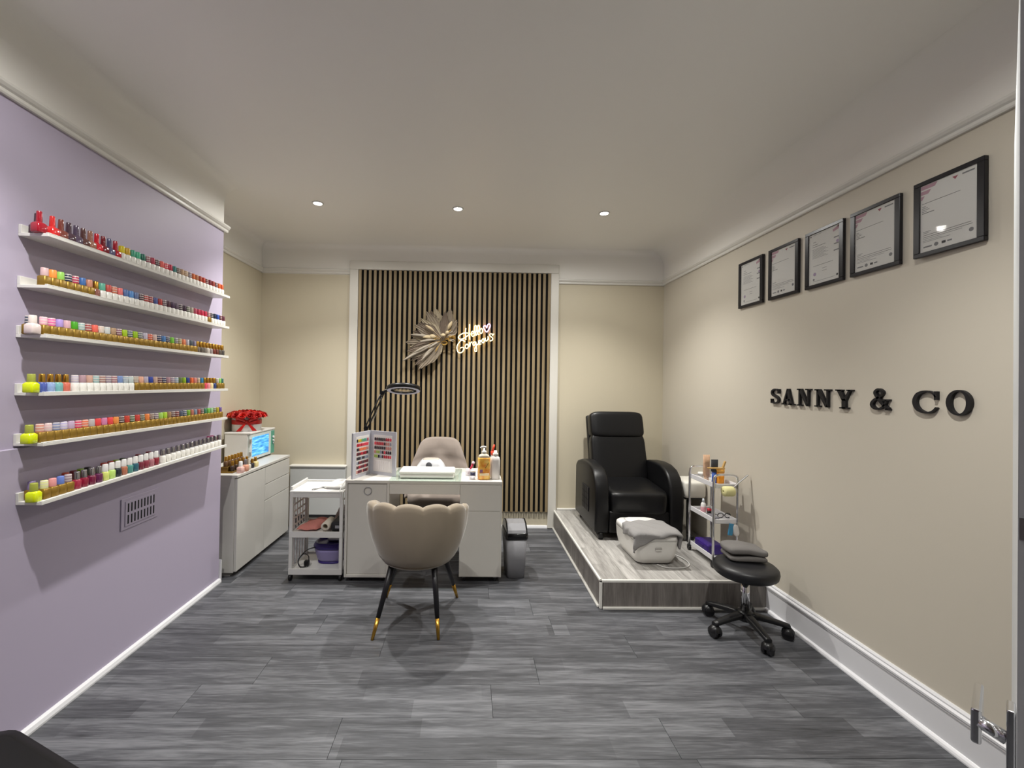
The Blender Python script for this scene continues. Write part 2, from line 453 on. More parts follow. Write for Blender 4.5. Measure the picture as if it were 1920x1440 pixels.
# slatted acoustic panel, every slat its own piece
slat_root = thing('slatted_wall_panel', 'oak slats on black backing inside the white frame', 'wall panel', (-0.157, YB, 0.163))
m_felt = mat('black_felt', '#0c0b0a', 0.95)
MB().span((-0.938, -0.008, 0), (0.938, 0, 2.334)).obj('backing', m_felt, slat_root)
def slat_mat():
    m = bpy.data.materials.new('oak_veneer'); m.use_nodes = True
    nt = m.node_tree; b = nt.nodes['Principled BSDF']; L = nt.links.new
    tc = nt.nodes.new('ShaderNodeTexCoord'); oi = nt.nodes.new('ShaderNodeObjectInfo')
    mp = nt.nodes.new('ShaderNodeMapping'); mp.inputs['Scale'].default_value = (60, 60, 2.0); L(tc.outputs['Object'], mp.inputs['Vector'])
    cb = nt.nodes.new('ShaderNodeCombineXYZ'); L(oi.outputs['Random'], cb.inputs[2])
    sc = nt.nodes.new('ShaderNodeVectorMath'); sc.operation = 'SCALE'; sc.inputs['Scale'].default_value = 50; L(cb.outputs[0], sc.inputs[0])
    L(sc.outputs[0], mp.inputs['Location'])
    n = nt.nodes.new('ShaderNodeTexNoise'); n.inputs['Scale'].default_value = 2.0; n.inputs['Detail'].default_value = 4; L(mp.outputs[0], n.inputs['Vector'])
    ad = nt.nodes.new('ShaderNodeMath'); ad.operation = 'MULTIPLY_ADD'; ad.inputs[1].default_value = 0.35; L(oi.outputs['Random'], ad.inputs[0]); L(n.outputs['Fac'], ad.inputs[2])
    rp = nt.nodes.new('ShaderNodeValToRGB'); L(ad.outputs[0], rp.inputs['Fac'])
    e = rp.color_ramp.elements; e[0].position = 0.35; e[0].color = hx('#827152'); e[1].position = 0.95; e[1].color = hx('#9f8c6c')
    L(rp.outputs['Color'], b.inputs['Base Color']); b.inputs['Roughness'].default_value = 0.55
    return m
M_SLAT = slat_mat()
slat_me = MB().span((-0.0132, -0.022, 0), (0.0132, -0.018, 2.334), 0.0008, 1).span((-0.0128, -0.018, 0.0005), (0.0128, 0, 2.3335), mi=1).mesh('slat', [M_SLAT, mat('black_core', '#141210', 0.9)])
for i in range(39):
    link('slat', slat_me, slat_root, (-0.9235 + i * 1.847 / 38, -0.006, 0))

# ------------------------------------------------------------------ downlights
lens_m = mat('downlight_lens', '#ffffff', 0.3, emit=(1, 0.96, 0.88, 1), estr=14.0)
ring_me = None
for i, (x, y, where, share) in enumerate(DOWNLIGHTS):
    t = thing('ceiling_downlight', 'round recessed spotlight, ' + where, 'ceiling light', (x, y, ZC), 0, 'recessed ceiling spotlights')
    if ring_me is None:
        ring_me = MB().lathe([(0.03, -0.001), (0.033, -0.006), (0.04, -0.007), (0.043, -0.003), (0.043, 0.0), (0.03, 0.0), (0.03, -0.001)], n=28).mesh('bezel', M_WPLAST)
        lens_me = MB().lathe([(0, -0.003), (0.03, -0.003), (0.03, 0.0), (0, 0.0)], n=24).mesh('lens', lens_m)
    link('bezel', ring_me, t); link('lens', lens_me, t)
    ld = bpy.data.lights.new('spot', 'SPOT'); ld.energy = SPOT_W * share; ld.color = SPOT_COL
    ld.spot_size = SPOT_ANGLE; ld.spot_blend = 1.0; ld.shadow_soft_size = 0.025
    lo = bpy.data.objects.new('spot', ld); COL.objects.link(lo); lo.parent = t; lo.location = (0, 0, -0.02)
    l2 = bpy.data.lights.new('spill', 'SPOT'); l2.energy = SPILL_W * share; l2.color = SPOT_COL
    l2.spot_size = R(174); l2.spot_blend = 0.5; l2.shadow_soft_size = 0.025
    o2 = bpy.data.objects.new('spill', l2); COL.objects.link(o2); o2.parent = t; o2.location = (0, 0, -0.02)

# ------------------------------------------------------------------ raised platform
PZ, PX0, PY0 = 0.18, 0.84, 2.727
pf = thing('raised_platform', 'low wood laminate platform with white edging under the recliner', 'platform', (PX0, PY0, 0))
pw, pd = XR - PX0, YB - PY0
MB().span((0.012, 0.012, 0), (pw, pd, PZ - 0.008)).obj('core', mat('platform_core', '#55504c', 0.8), pf)
nb = 6; bwid = pw / nb
for i in range(nb):
    cut = (0.55, 0.95, 0.3, 1.15, 0.7, 0.45)[i]
    for a, b in ((0.0, cut), (cut, pd)):
        o = MB().box((0, 0, 0), (b - a - 0.001, bwid - 0.001, 0.008), 0.0005, 1).obj('plank', M_PLANK2, pf, loc=(bwid * (i + 0.5), (a + b) / 2, PZ - 0.004))
        o.rotation_euler = (0, 0, R(90))
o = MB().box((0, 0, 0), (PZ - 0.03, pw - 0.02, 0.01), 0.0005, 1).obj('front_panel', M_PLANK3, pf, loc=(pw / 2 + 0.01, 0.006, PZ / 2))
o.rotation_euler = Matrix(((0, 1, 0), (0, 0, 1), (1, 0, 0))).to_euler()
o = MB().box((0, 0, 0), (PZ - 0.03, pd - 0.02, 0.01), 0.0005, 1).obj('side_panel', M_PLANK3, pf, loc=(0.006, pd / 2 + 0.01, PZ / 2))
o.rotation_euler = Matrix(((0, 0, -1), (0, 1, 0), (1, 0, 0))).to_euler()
ed = M_TRIM
for nm, lo, hi in (('edge_trim', (0, 0, PZ - 0.016), (pw, 0.014, PZ + 0.002)), ('edge_trim', (0, 0, PZ - 0.016), (0.014, pd, PZ + 0.002)),
                   ('corner_trim', (-0.001, -0.001, 0), (0.016, 0.016, PZ - 0.014)), ('foot_trim', (0.018, -0.012, 0), (pw - 0.02, 0.004, 0.016)),
                   ('foot_trim', (-0.012, 0.018, 0), (0.004, pd, 0.016)), ('back_trim', (0.03, pd - 0.014, PZ), (pw, pd, PZ + 0.018))):
    MB().span(lo, hi, 0.003, 1).obj(nm, ed, pf)
# ================================================================== POLISH SHELVES ON THE LILAC WALL
SHELF_Y0, SHELF_L, SHELF_D = 1.69, 1.257, 0.1
SHELF_Z = [1.940, 1.742, 1.552, 1.330, 1.138, 0.914]
SHELF_TILT = [0.010, 0.003, -0.003, 0.0, 0.002, 0.042]      # rise over the length
SHELF_WORD = ['top', 'second', 'third', 'fourth', 'fifth', 'bottom']
M_SHELF = mat('white_shelf_paint', '#dfddd8', 0.35)
shelf_roots = []
for k in range(6):
    xw = XLU if SHELF_Z[k] > 1.12 else XL
    d = XL + SHELF_D - xw
    t = thing('wall_shelf', 'white picture ledge shelf of nail polish, %s of the six' % SHELF_WORD[k], 'shelf', (xw, SHELF_Y0, SHELF_Z[k]), 0, 'white polish shelves')
    t.rotation_euler = (math.atan2(SHELF_TILT[k], SHELF_L), 0, 0)
    MB().span((0.0005, 0, 0), (d, SHELF_L, 0.012), 0.001, 1).obj('base_board', M_SHELF, t)
    MB().span((0.0005, 0, 0.012), (0.012, SHELF_L, 0.045), 0.001, 1).obj('back_board', M_SHELF, t)
    MB().span((d - 0.011, 0.0, 0.0121), (d, SHELF_L, 0.0155), 0.001, 1).obj('front_lip', M_SHELF, t)
    shelf_roots.append(t)

PAL = [('red', '#c83038'), ('dark red', '#7c2030'), ('crimson', '#a82848'), ('coral', '#e06c58'), ('orange', '#e08040'), ('mustard', '#c8a020'),
       ('yellow', '#e0e010'), ('lime green', '#98c030'), ('green', '#48a030'), ('mint green', '#50b090'), ('dark green', '#2c6450'), ('teal', '#2f7a78'),
       ('navy', '#283058'), ('blue', '#3868b0'), ('pale blue', '#88a0c8'), ('lilac', '#b0a0c8'), ('purple', '#7a5090'), ('plum', '#4a3048'),
       ('pink', '#d870a0'), ('pale pink', '#d8b0b0'), ('salmon', '#d09080'), ('mauve', '#a07080'), ('brown', '#70483c'), ('tan', '#b08a68'),
       ('beige', '#c8b8a0'), ('grey', '#80788a'), ('slate', '#505868'), ('black', '#282428'), ('white', '#d8d4d0'), ('olive', '#686c44'), ('copper', '#a86848')]
def cname(h):
    c = [int(h[i:i + 2], 16) for i in (1, 3, 5)]
    return min(PAL, key=lambda p: sum((a - int(p[1][i:i + 2], 16)) ** 2 for a, i in zip(c, (1, 3, 5))))[0]
M_CAPW = tint_mat('wrapped_cap', 0.38, stripes=True)
M_TINT = tint_mat('tinted_lacquer', 0.14, coat=0.3)
M_GBODY = mat('gold_bottle', '#8f712c', 0.42, metal=0.55)
M_WBODY = mat('white_bottle', '#e0ded8', 0.3, noise=0.12, nscale=260)
M_SCAP = mat('silver_cap', '#a7a3a6', 0.22, metal=0.9)
M_WCAP = mat('white_cap', '#e4e2e0', 0.35)
H2 = 0.0395
def bodymesh(kind):
    if kind == 'square': return MB().loft([(0, 0.0145, 0.0145, 0.004), (0.002, 0.0158, 0.0158, 0.005), (0.036, 0.0158, 0.0158, 0.005), (H2, 0.012, 0.012, 0.006)], k=2)
    if kind == 'round': return MB().lathe([(0, 0), (0.0145, 0.0), (0.016, 0.003), (0.016, 0.035), (0.011, H2), (0, H2)], n=14)
    if kind == 'flask': return MB().loft([(0, 0.017, 0.017, 0.006), (0.003, 0.0185, 0.0185, 0.007), (0.032, 0.0185, 0.0185, 0.007), (0.0375, 0.015, 0.015, 0.008), (H2 + 0.002, 0.009, 0.009, 0.008)], k=3)
def capmesh(h, r0, r1):
    return MB().lathe([(0, 0), (r0, 0), (r0 * 1.02, 0.002), (r1, h - 0.002), (r1 * 0.9, h), (0, h)], n=14)
BODY = {('gold'): bodymesh('square').mesh('bottle_body', M_GBODY), ('white'): bodymesh('round').mesh('bottle_body', M_WBODY),
        ('tint'): bodymesh('round').mesh('bottle_body', M_TINT), ('flask'): bodymesh('flask').mesh('bottle_body', M_TINT)}
CAP = {'wrap': capmesh(0.032, 0.0126, 0.0120).mesh('cap', M_CAPW), 'tall': capmesh(0.044, 0.0095, 0.0085).mesh('cap', M_TINT),
       'gold': capmesh(0.033, 0.0105, 0.0095).mesh('cap', M_GOLD), 'silver': capmesh(0.033, 0.011, 0.0105).mesh('cap', M_SCAP),
       'white': capmesh(0.034, 0.0115, 0.011).mesh('cap', M_WCAP)}
KIND = {  # kind -> body mesh, cap mesh, words
    'g': ('gold', 'wrap', 'gold polish bottle with {c} cap'), 'w': ('white', 'wrap', 'white polish bottle with {c} cap'),
    't': ('flask', 'tall', '{c} polish bottle with tall {c} cap'), 'c': ('tint', 'gold', '{c} polish bottle with gold cap'),
    's': ('tint', 'silver', '{c} polish bottle with silver cap'), 'W': ('tint', 'white', '{c} polish bottle with white cap'),
    'v': ('white', 'silver', 'white polish bottle with silver cap'), 'n': ('flask', 'wrap', 'neon yellow polish bottle with olive cap'),
    'p': ('flask', 'wrap', 'pale pink polish bottle with white cap')}
def ordinal(n):
    return '%d%s' % (n, 'th' if 10 <= n % 100 <= 20 else {1: 'st', 2: 'nd', 3: 'rd'}.get(n % 10, 'th'))
def bottle(k, y, kind, col, stripe, nth, back=False, total=0):
    bk, ck, words = KIND[kind]
    c = hx(col)
    xw = XLU if SHELF_Z[k] > 1.12 else XL
    x = XL + (0.063 if not back else 0.03)
    z = SHELF_Z[k] + 0.0124 + SHELF_TILT[k] * (y - SHELF_Y0) / SHELF_L
    lab = words.format(c=cname(col)) + ', %s from left%s, %s wall shelf' % (ordinal(nth), ' in back row' if back else '', SHELF_WORD[k])
    b = link('polish_bottle', BODY[bk], None, (x, y, z))
    b.rotation_euler = (0, 0, random.uniform(-0.12, 0.12))
    tag(b, lab, 'nail polish', 'polish bottles on the %s shelf' % SHELF_WORD[k])
    b.color = c if kind not in 'n' else hx('#d2e010')
    if kind == 'p': b.color = hx('#d8c8c4')
    cp = link('cap', CAP[ck], b, (0, 0, H2 - 0.001))
    cc = {'n': hx('#9aa040'), 'p': hx('#dcd0c8')}.get(kind, c)
    cp.color = cc[:3] + (0.15 if stripe else 1.0,)
ROWS = []
# top shelf
r = [(1.69, 't', '#9e1c2c'), (1.742, 't', '#d03030')] + [(1.778 + 0.0335 * i, 't', c) for i, c in enumerate(
    '#7a4038 #4a3540 #54465a #5a3a38 #9a6a58 #d02030 #7a1c28 #58587a #b02030'.split())]
r += [(2.083 + 0.033 * i, 'w', c) for i, c in enumerate(('#d8c810 #c8a020 #3f9c80 #48b088 #1f6a58 #9a5a68* #a83048 #3c2030* #e06058 #d83850* #b82848 #2f7a78 '
     '#70584e* #b89878 #c0a080* #807480* #d06a38 #b87850 #a84830 #b83820 #70303a* #7a2030 #9c3c30 #6a3848* #d0602a #d05a28').split())]
ROWS.append(r)
# second shelf
r = [(1.716 + 0.0328 * i, 'g', c) for i, c in enumerate('#c8a8a8 #ff9040 #90c858 #283048* #b03858* #3f6aa8 #c88870'.split())] + [(1.946, 'c', '#8a5a50')]
r += [(1.979 + 0.0328 * i, 'w', c) for i, c in enumerate(('#60b098 #c85048 #d0785a* #e87878 #5878b0 #5a90d0 #6878a0 #584048* #b83838* #983038* #4a5a98 #b83c38 '
     '#70606c* #502838 #4a3050 #685868 #382438* #3c2038 #68705c* #a8a090 #b84860 #b82848 #c83050 #c02848').split())]
r += [(2.768, 'g', '#a87078*')] + [(2.801 + 0.0328 * i, 'w', c) for i, c in enumerate('#283048* #202c48 #2850a8 #6a2838* #5a2030'.split())]
ROWS.append(r)
# third shelf
r = [(1.675, 'p', '#d8b0b0')] + [(1.716 + 0.0328 * i, 'g', c) for i, c in enumerate(('#e0a8b8* #d86aa0* #a890d0 #d0a8b0 #48a020 #a0b8b8* #a04848* #e86858 #d8c8b8* #c8d0d0* '
     '#b09070 #885868* #a8c820 #506070* #98c010 #687078* #c0b8c8 #d05030* #c8b0a8 #283058* #4878b0 #283058* #78c038 #787080* #a09860* #e08058 #b0b0c0* #505860 #888098').split())]
r += [(2.667 + 0.0328 * i, 'c', c) for i, c in enumerate('#685c50 #585048 #706860 #b8b0a8 #8a8080 #6a2c24 #5c3028 #504840 #484440'.split())]
ROWS.append(r)
# fourth shelf
r = [(1.675, 'n', '#d2e010'), (1.716, 'c', '#4858a0'), (1.749, 'c', '#88a0c8'), (1.782, 'c', '#70a8a8'), (1.8145, 'c', '#c86858')]
r += [(1.856, 'w', '#c0b8c8*')] + [(1.892 + 0.0328 * i, 'w', c) for i, c in enumerate('#b09098 #c8a090 #98b8b8* #a07870* #908090* #a07078* #7890c0 #a0b0b8* #b8c8c8*'.split())]
r += [(2.187 + 0.0328 * i, 'g', c) for i, c in enumerate('#b0a090* #e0a890 #b0a8b8 #2a3f98 #c0a090 #6a4048* #383858* #a88088 #988898* #98a8b8* #607040 #90b020 #203888 #e06838 #c88078 #a88868* #3078a8'.split())]
r += [(2.745, 'c', '#d04858'), (2.778, 'c', '#d88890'), (2.811, 'c', '#d8c898'), (2.844, 'c', '#283870'), (2.877, 'g', '#b0a898*'), (2.905, 'g', '#88c060'), (2.932, 'g', '#306860')]
ROWS.append(r)
# fifth shelf
r = [(1.672, 'n', '#d2e010')] + [(1.712 + 0.0326 * i, 'g', c) for i, c in enumerate(('#d09080* #d8b8b8* #8890b0* #c0b8d8* #c0a8c0 #d84868* #e07858* #b8b0b0 #e04848 #c880a8 #e04848 #e09048 '
     '#483838* #c04030 #406040* #c04038 #586048* #e08040 #705848* #887880* #a0c860 #a8c838 #987858 #604040* #783030* #505868 #485870* #70a030 #b06858 #788898 #a85048 #504038* '
     '#407858 #70b050 #90b888 #687048* #b0a030 #6a5090').split())]
ROWS.append(r)
# bottom shelf
r = [(1.695, 'n', '#d2e010')] + [(1.735 + 0.0335 * i, 'g', c) for i, c in enumerate('#e0e0a0* #e09898 #6880c8 #a08890*'.split())]
r += [(1.876, 's', '#982840'), (1.91, 's', '#801830'), (1.948, 's', '#6a1838'), (1.984, 's', '#5c2048')]
r += [(2.018 + 0.0355 * i, 'W', c) for i, c in enumerate('#c8d070 #b0d070 #202830 #a86850 #4a8880 #285868 #702838 #803040 #a06870 #802030'.split())]
r += [(2.388 + 0.0405 * i, 'v', '#d8d4d0') for i in range(14)]
ROWS.append(r)
for k, r in enumerate(ROWS):
    for n, (y, kind, col) in enumerate(r):
        st = col.endswith('*')
        bottle(k, y, kind, col.rstrip('*'), st, n + 1)
for k, lst in {0: [(1.716, 't', '#3a1420')], 2: [(1.695, 'g', '#404858*')], 3: [(1.822, 'g', '#282428')],
               5: [(1.72, 'g', '#8878a0'), (1.86, 'g', '#c85030'), (1.896, 'g', '#702028'), (1.93, 'g', '#88b030'), (1.966, 'g', '#282428'), (2.05, 'g', '#c04028'),
                   (2.088, 'g', '#c84830'), (2.12, 'g', '#a0c030'), (2.16, 'g', '#405030'), (2.26, 'g', '#a04850'), (2.33, 'g', '#903040'), (2.86, 'g', '#d870a0'), (2.893, 'g', '#c05888')]}.items():
    for n, (y, kind, col) in enumerate(lst):
        bottle(k, y, kind, col.rstrip('*'), col.endswith('*'), n + 1, True)

# air vent in the lilac wall
vt = thing('air_vent', 'lilac painted air vent with two rows of slots below the shelves', 'air vent', (XL, 2.318, 0.722))
MB().span((0.0005, -0.127, -0.079), (0.006, 0.127, 0.079), 0.002, 1).obj('plate', M_LILAC, vt)
MB().span((0.006, -0.106, -0.062), (0.01, 0.106, 0.062), 0.0015, 1).obj('grille', M_LILAC, vt)
sl = MB().span((0.0095, -0.0045, -0.022), (0.0105, 0.0045, 0.022)).mesh('slot', M_DARK)
for i in range(9):
    for s in (-1, 1): link('slot', sl, vt, (0, -0.088 + i * 0.022, s * 0.029))
# thin edge of the dado behind the camera side is part of the wall
# ================================================================== SIDEBOARD IN THE ALCOVE
cab = thing('sideboard', 'white handleless sideboard in the alcove beside the lilac wall', 'cabinet', (-1.645, 3.14, 0))
CL, CW, CH = 0.9, 0.37, 0.725                     # along y, depth to -x, height
MB().span((-CW, 0, 0.03), (-0.02, CL, CH - 0.02), 0.001, 1).obj('carcass', M_WHITE, cab)
MB().span((-CW + 0.03, 0.02, 0), (-0.05, CL - 0.02, 0.03)).obj('plinth', mat('plinth_grey', '#9a9894', 0.5), cab)
MB().span((-CW, -0.002, CH - 0.02), (0.002, CL + 0.002, CH), 0.002, 1).obj('top_board', M_WHITE, cab)
SPL = 0.425
for nm, y0, y1, z0, z1 in (('door', 0.004, SPL - 0.002, 0.036, CH - 0.028), ('drawer', SPL + 0.002, CL - 0.003, 0.562, CH - 0.028),
                           ('drawer', SPL + 0.002, CL - 0.003, 0.432, 0.557), ('door', SPL + 0.002, CL - 0.003, 0.036, 0.427)):
    MB().span((-0.0195, y0, z0), (0, y1, z1), 0.0015, 1).obj(nm, M_WHITE, cab)

# steriliser cabinet with the blue window
st = thing('tool_steriliser', 'white steriliser cabinet with glowing blue window on the sideboard', 'steriliser', (-1.80, 3.62, CH))
SL, SD, SH = 0.45, 0.21, 0.235
MB().span((-SD, 0, 0.012), (-0.02, SL, SH), 0.006, 2).obj('casing', M_WPLAST, st)
MB().span((-SD - 0.002, -0.002, SH - 0.004), (0.004, SL + 0.002, SH + 0.012), 0.005, 2).obj('lid', M_WPLAST, st)
dr = MB().span((-0.0195, 0.003, 0.016), (0, SL - 0.003, SH - 0.006), 0.004, 2).obj('door', mat('steriliser_front', '#cfd8d6', 0.2), st)
def uv_window():
    m = bpy.data.materials.new('blue_lit_window'); m.use_nodes = True
    nt = m.node_tree; b = nt.nodes['Principled BSDF']; L = nt.links.new
    tc = nt.nodes.new('ShaderNodeTexCoord'); mp = nt.nodes.new('ShaderNodeMapping'); mp.inputs['Scale'].default_value = (1, 5, 34)
    L(tc.outputs['Object'], mp.inputs['Vector'])
    n = nt.nodes.new('ShaderNodeTexNoise'); n.inputs['Scale'].default_value = 1.6; n.inputs['Detail'].default_value = 5; L(mp.outputs[0], n.inputs['Vector'])
    rp = nt.nodes.new('ShaderNodeValToRGB'); L(n.outputs['Fac'], rp.inputs['Fac'])
    e = rp.color_ramp.elements; e[0].position = 0.36; e[0].color = hx('#2878c0'); e[1].position = 0.62; e[1].color = hx('#8fdcff')
    x = e.new(0.5); x.color = hx('#4db4f4')
    b.inputs['Base Color'].default_value = hx('#204060'); b.inputs['Roughness'].default_value = 0.15
    L(rp.outputs['Color'], b.inputs['Emission Color']); b.inputs['Emission Strength'].default_value = 0.85
    return m
wn = MB().span((-0.0005, 0.035, 0.042), (0.002, 0.33, 0.205), 0.0008, 1).obj('window', uv_window(), dr)
MB().span((-0.0005, 0.375, 0.02), (0.002, SL - 0.008, SH - 0.012), 0.0008, 1).obj('control_panel', mat('teal_panel', '#4f9b86', 0.3), dr)
for z, r_, mm in ((0.165, 0.012, M_WPLAST), (0.135, 0.009, M_WPLAST), (0.11, 0.008, M_STEEL)):
    MB().cyl((0.002, 0.41, z), (0.014, 0.41, z), r_, n=14).obj('knob', mm, st)
for z in (0.07, 0.175):
    MB().span((-0.006, -0.004, z - 0.02), (0.006, 0.014, z + 0.02), 0.002, 1).obj('hinge', M_STEEL, st)
for y in (0.03, SL - 0.03):
    for x in (-0.18, -0.03): MB().cyl((x, y, 0), (x, y, 0.014), 0.01, n=10).obj('foot', M_BLACKP, st)

# hat box of red roses
fb = thing('rose_box', 'round white gift box of red roses with red bow on steriliser', 'flower box', (-1.915, 3.79, CH + SH + 0.012))
MB().lathe([(0, 0), (0.112, 0), (0.114, 0.002), (0.114, 0.133), (0.108, 0.133), (0.108, 0.12), (0, 0.12)], n=40).obj('box', mat('white_card', '#e0dedb', 0.55), fb)
m_rib = mat('red_satin', '#b51b18', 0.3)
MB().lathe([(0.1146, 0.058), (0.1165, 0.06), (0.1165, 0.096), (0.1146, 0.098), (0.1146, 0.058)], n=40).obj('ribbon', m_rib, fb)
bow = MB()
ba = Vector((0.45, -0.9, 0)).normalized(); bt = Vector((0.9, 0.45, 0)).normalized()
def bp_(u, v, d): return ba * (0.117 + d) + bt * u * 1.2 + Vector((0, 0, 0.002 + v * 1.15))
for s in (-1, 1):
    pts = smoothpath([bp_(0, 0.072, 0.006), bp_(s * 0.03, 0.09, 0.022), bp_(s * 0.062, 0.1, 0.018), bp_(s * 0.066, 0.078, 0.012), bp_(s * 0.032, 0.064, 0.012), bp_(0, 0.068, 0.008)], 5)
    V = [[bow.bm.verts.new(p + ba * q * 0.0 + Vector((0, 0, q * (0.010 + 0.006 * math.sin(PI * i / len(pts)))))) for q in (-1, 1)] for i, p in enumerate(pts)]
    for A, B in zip(V, V[1:]): bow.bm.faces.new((A[0], A[1], B[1], B[0])).smooth = True
    tl = [bp_(0, 0.068, 0.01), bp_(s * 0.025, 0.04, 0.016), bp_(s * 0.05, 0.004, 0.012)]
    V = [[bow.bm.verts.new(p + bt * q * (0.006 + 0.006 * i)) for q in (-1, 1)] for i, p in enumerate(tl)]
    for A, B in zip(V, V[1:]): bow.bm.faces.new((A[0], A[1], B[1], B[0]))
bow.box(bp_(0, 0.07, 0.012), (0.022, 0.016, 0.022), 0.006, 2)
bow.obj('bow', m_rib, fb, solid=0.002)
m_rose = [mat('rose_red', '#a01210', 0.6), mat('rose_bright', '#c4211a', 0.55), mat('rose_orange', '#cf4a2e', 0.55)]
def rose_mesh(m):
    mb = MB()
    for ringi, (rr, n, h, tilt) in enumerate(((0.008, 3, 0.03, 0.1), (0.018, 5, 0.026, 0.4), (0.027, 6, 0.02, 0.8))):
        for i in range(n):
            a = 2 * PI * (i + 0.5 * ringi) / n; wd = rr * 1.15
            def pf(u, v):
                ang = a + (u - 0.5) * 2.2 * (1.25 if ringi == 0 else 0.72)
                q = rr * (0.55 + 0.45 * v) + tilt * 0.008 * v * v
                return Vector((q * math.cos(ang), q * math.sin(ang), h * (v - 0.28 * v * v * tilt) * (1 - 0.5 * abs(u - 0.5) ** 2)))
            mb.grid(pf, 4, 3)
    mb.lathe([(0.024, -0.004), (0.02, 0.0), (0, 0.004)], n=8)
    return mb.mesh('rose', m, recalc=False)
rm = [rose_mesh(m) for m in m_rose]
ri = 0
for rad, n, z, tl in ((0.0, 1, 0.156, 0), (0.055, 6, 0.152, 0.2), (0.1, 11, 0.144, 0.4), (0.132, 15, 0.131, 0.75)):
    for i in range(n):
        a = 2 * PI * i / n + rad * 9
        o = link('rose', rm[(0, 0, 1, 0, 2, 0, 1)[ri % 7]], fb, (rad * math.cos(a), rad * math.sin(a), z)); ri += 1
        o.rotation_euler = Euler((0, tl, a)); o.scale = (1.0, 1.0, 0.9)

# small bottles on a gold stepped stand at the near end of the sideboard
sd = thing('bottle_riser', 'gold stepped riser for small bottles on the sideboard', 'riser', (-1.70, 3.2, CH))
MB().span((-0.1, 0, 0), (-0.05, 0.27, 0.045), 0.002, 1).obj('upper_step', mat('gold_film', '#8f7138', 0.3, metal=0.8), sd)
MB().span((-0.05, 0, 0), (-0.012, 0.27, 0.012), 0.002, 1).obj('lower_step', MATS['gold_film'], sd)
def smallbottle(x, y, z, body, capk, label, bm='tint', s=1.0):
    b = link('polish_bottle', BODY[bm], None, (x, y, z)); b.color = hx(body); b.scale = (s, s, s)
    c = link('cap', CAP[capk], b, (0, 0, H2 - 0.001)); c.color = hx(body)
    tag(b, label, 'nail polish', 'small bottles on the sideboard')
for i in range(6):
    smallbottle(-1.775, 3.222 + i * 0.043, CH + 0.0452, '#5a4028', 'gold', 'brown bottle with gold cap, %s from left, upper step of sideboard riser' % ordinal(i + 1))
for i in range(5):
    smallbottle(-1.731, 3.23 + i * 0.052, CH + 0.0122, '#3a2c24', 'gold', 'dark bottle with gold cap, %s from left, lower step of sideboard riser' % ordinal(i + 1))
smallbottle(-1.668, 3.225, CH + 0.0003, '#d8b0a8', 'white', 'pale pink bottle with white cap at near end of sideboard', 'flask', 1.15)
smallbottle(-1.668, 3.29, CH + 0.0003, '#c89078', 'silver', 'rose gold bottle with silver cap on sideboard edge', 'flask', 1.2)
smallbottle(-1.672, 3.352, CH + 0.0003, '#c8c0b0', 'tall', 'clear bottle with pale cap before the gold riser', 'tint', 1.0)
smallbottle(-1.676, 3.41, CH + 0.0003, '#2a2a32', 'gold', 'black bottle with gold cap on the sideboard front', 'tint', 1.0)
smallbottle(-1.678, 3.465, CH + 0.0003, '#d8c890', 'gold', 'cream yellow bottle with gold cap, farthest on sideboard edge', 'flask', 1.05)

# boxed-in white panel low on the back wall
lp = thing('low_wall_panel', 'pale grey boxed panel low on the back wall beside the sideboard', 'panel', (-1.44, YB, 0))
MB().span((-0.262, -0.07, 0.13), (0.262, -0.001, 0.585), 0.002, 1).obj('board', mat('pale_grey_board', '#c2c4c3', 0.5), lp)
MB().span((-0.268, -0.08, 0.585), (0.268, -0.001, 0.6), 0.003, 1).obj('top_edge', M_TRIM, lp)
MB().span((-0.25, -0.03, 0.0), (0.25, -0.001, 0.13)).obj('base', mat('dark_grey_base', '#5a5a5c', 0.7), lp)  # plain dark grey strip below the board, set back from its face

# ================================================================== WHITE TROLLEY LEFT OF THE DESK
TX0, TX1, TY0, TY1 = -1.252, -0.878, 3.085, 3.40
tr = thing('plastic_trolley', 'white plastic three-tier trolley on castors left of the desk', 'trolley', ((TX0 + TX1) / 2, (TY0 + TY1) / 2, 0))
hw, hd = (TX1 - TX0) / 2, (TY1 - TY0) / 2
for x in (-hw + 0.012, hw - 0.012):
    for y in (-hd + 0.012, hd - 0.012):
        MB().span((x - 0.012, y - 0.012, 0.045), (x + 0.012, y + 0.012, 0.62), 0.003, 1).obj('post', M_WPLAST, tr)
        c = MB().cyl((x - 0.009, y, 0.022), (x + 0.009, y, 0.022), 0.022, n=14).obj('castor', M_BLACKP, tr)
        MB().span((x - 0.012, y - 0.012, 0.03), (x + 0.012, y + 0.014, 0.047), 0.003, 1).obj('castor_fork', M_BLACKP, c)
for z, nm in ((0.075, 'shelf'), (0.335, 'shelf')):
    s_ = MB().span((-hw + 0.004, -hd + 0.004, z - 0.012), (hw - 0.004, hd - 0.004, z), 0.002, 1)
    s_.span((-hw + 0.001, -hd - 0.002, z - 0.03), (hw - 0.001, -hd + 0.006, z + 0.012), 0.001, 1).span((-hw + 0.001, hd - 0.006, z - 0.03), (hw - 0.001, hd + 0.002, z + 0.012), 0.001, 1)
    s_.obj(nm, M_WPLAST, tr)
tt = MB().span((-hw, -hd, 0.615), (hw, hd, 0.63), 0.002, 1)
tt.span((-hw, -hd + 0.02, 0.63), (-hw + 0.014, hd, 0.658), 0.003, 1).span((-hw, hd - 0.012, 0.63), (hw, hd, 0.645), 0.003, 1)
tt.span((-hw + 0.01, -hd + 0.001, 0.585), (hw - 0.01, -hd + 0.008, 0.614), 0.002, 1)
tt.obj('top_tray', M_WPLAST, tr)
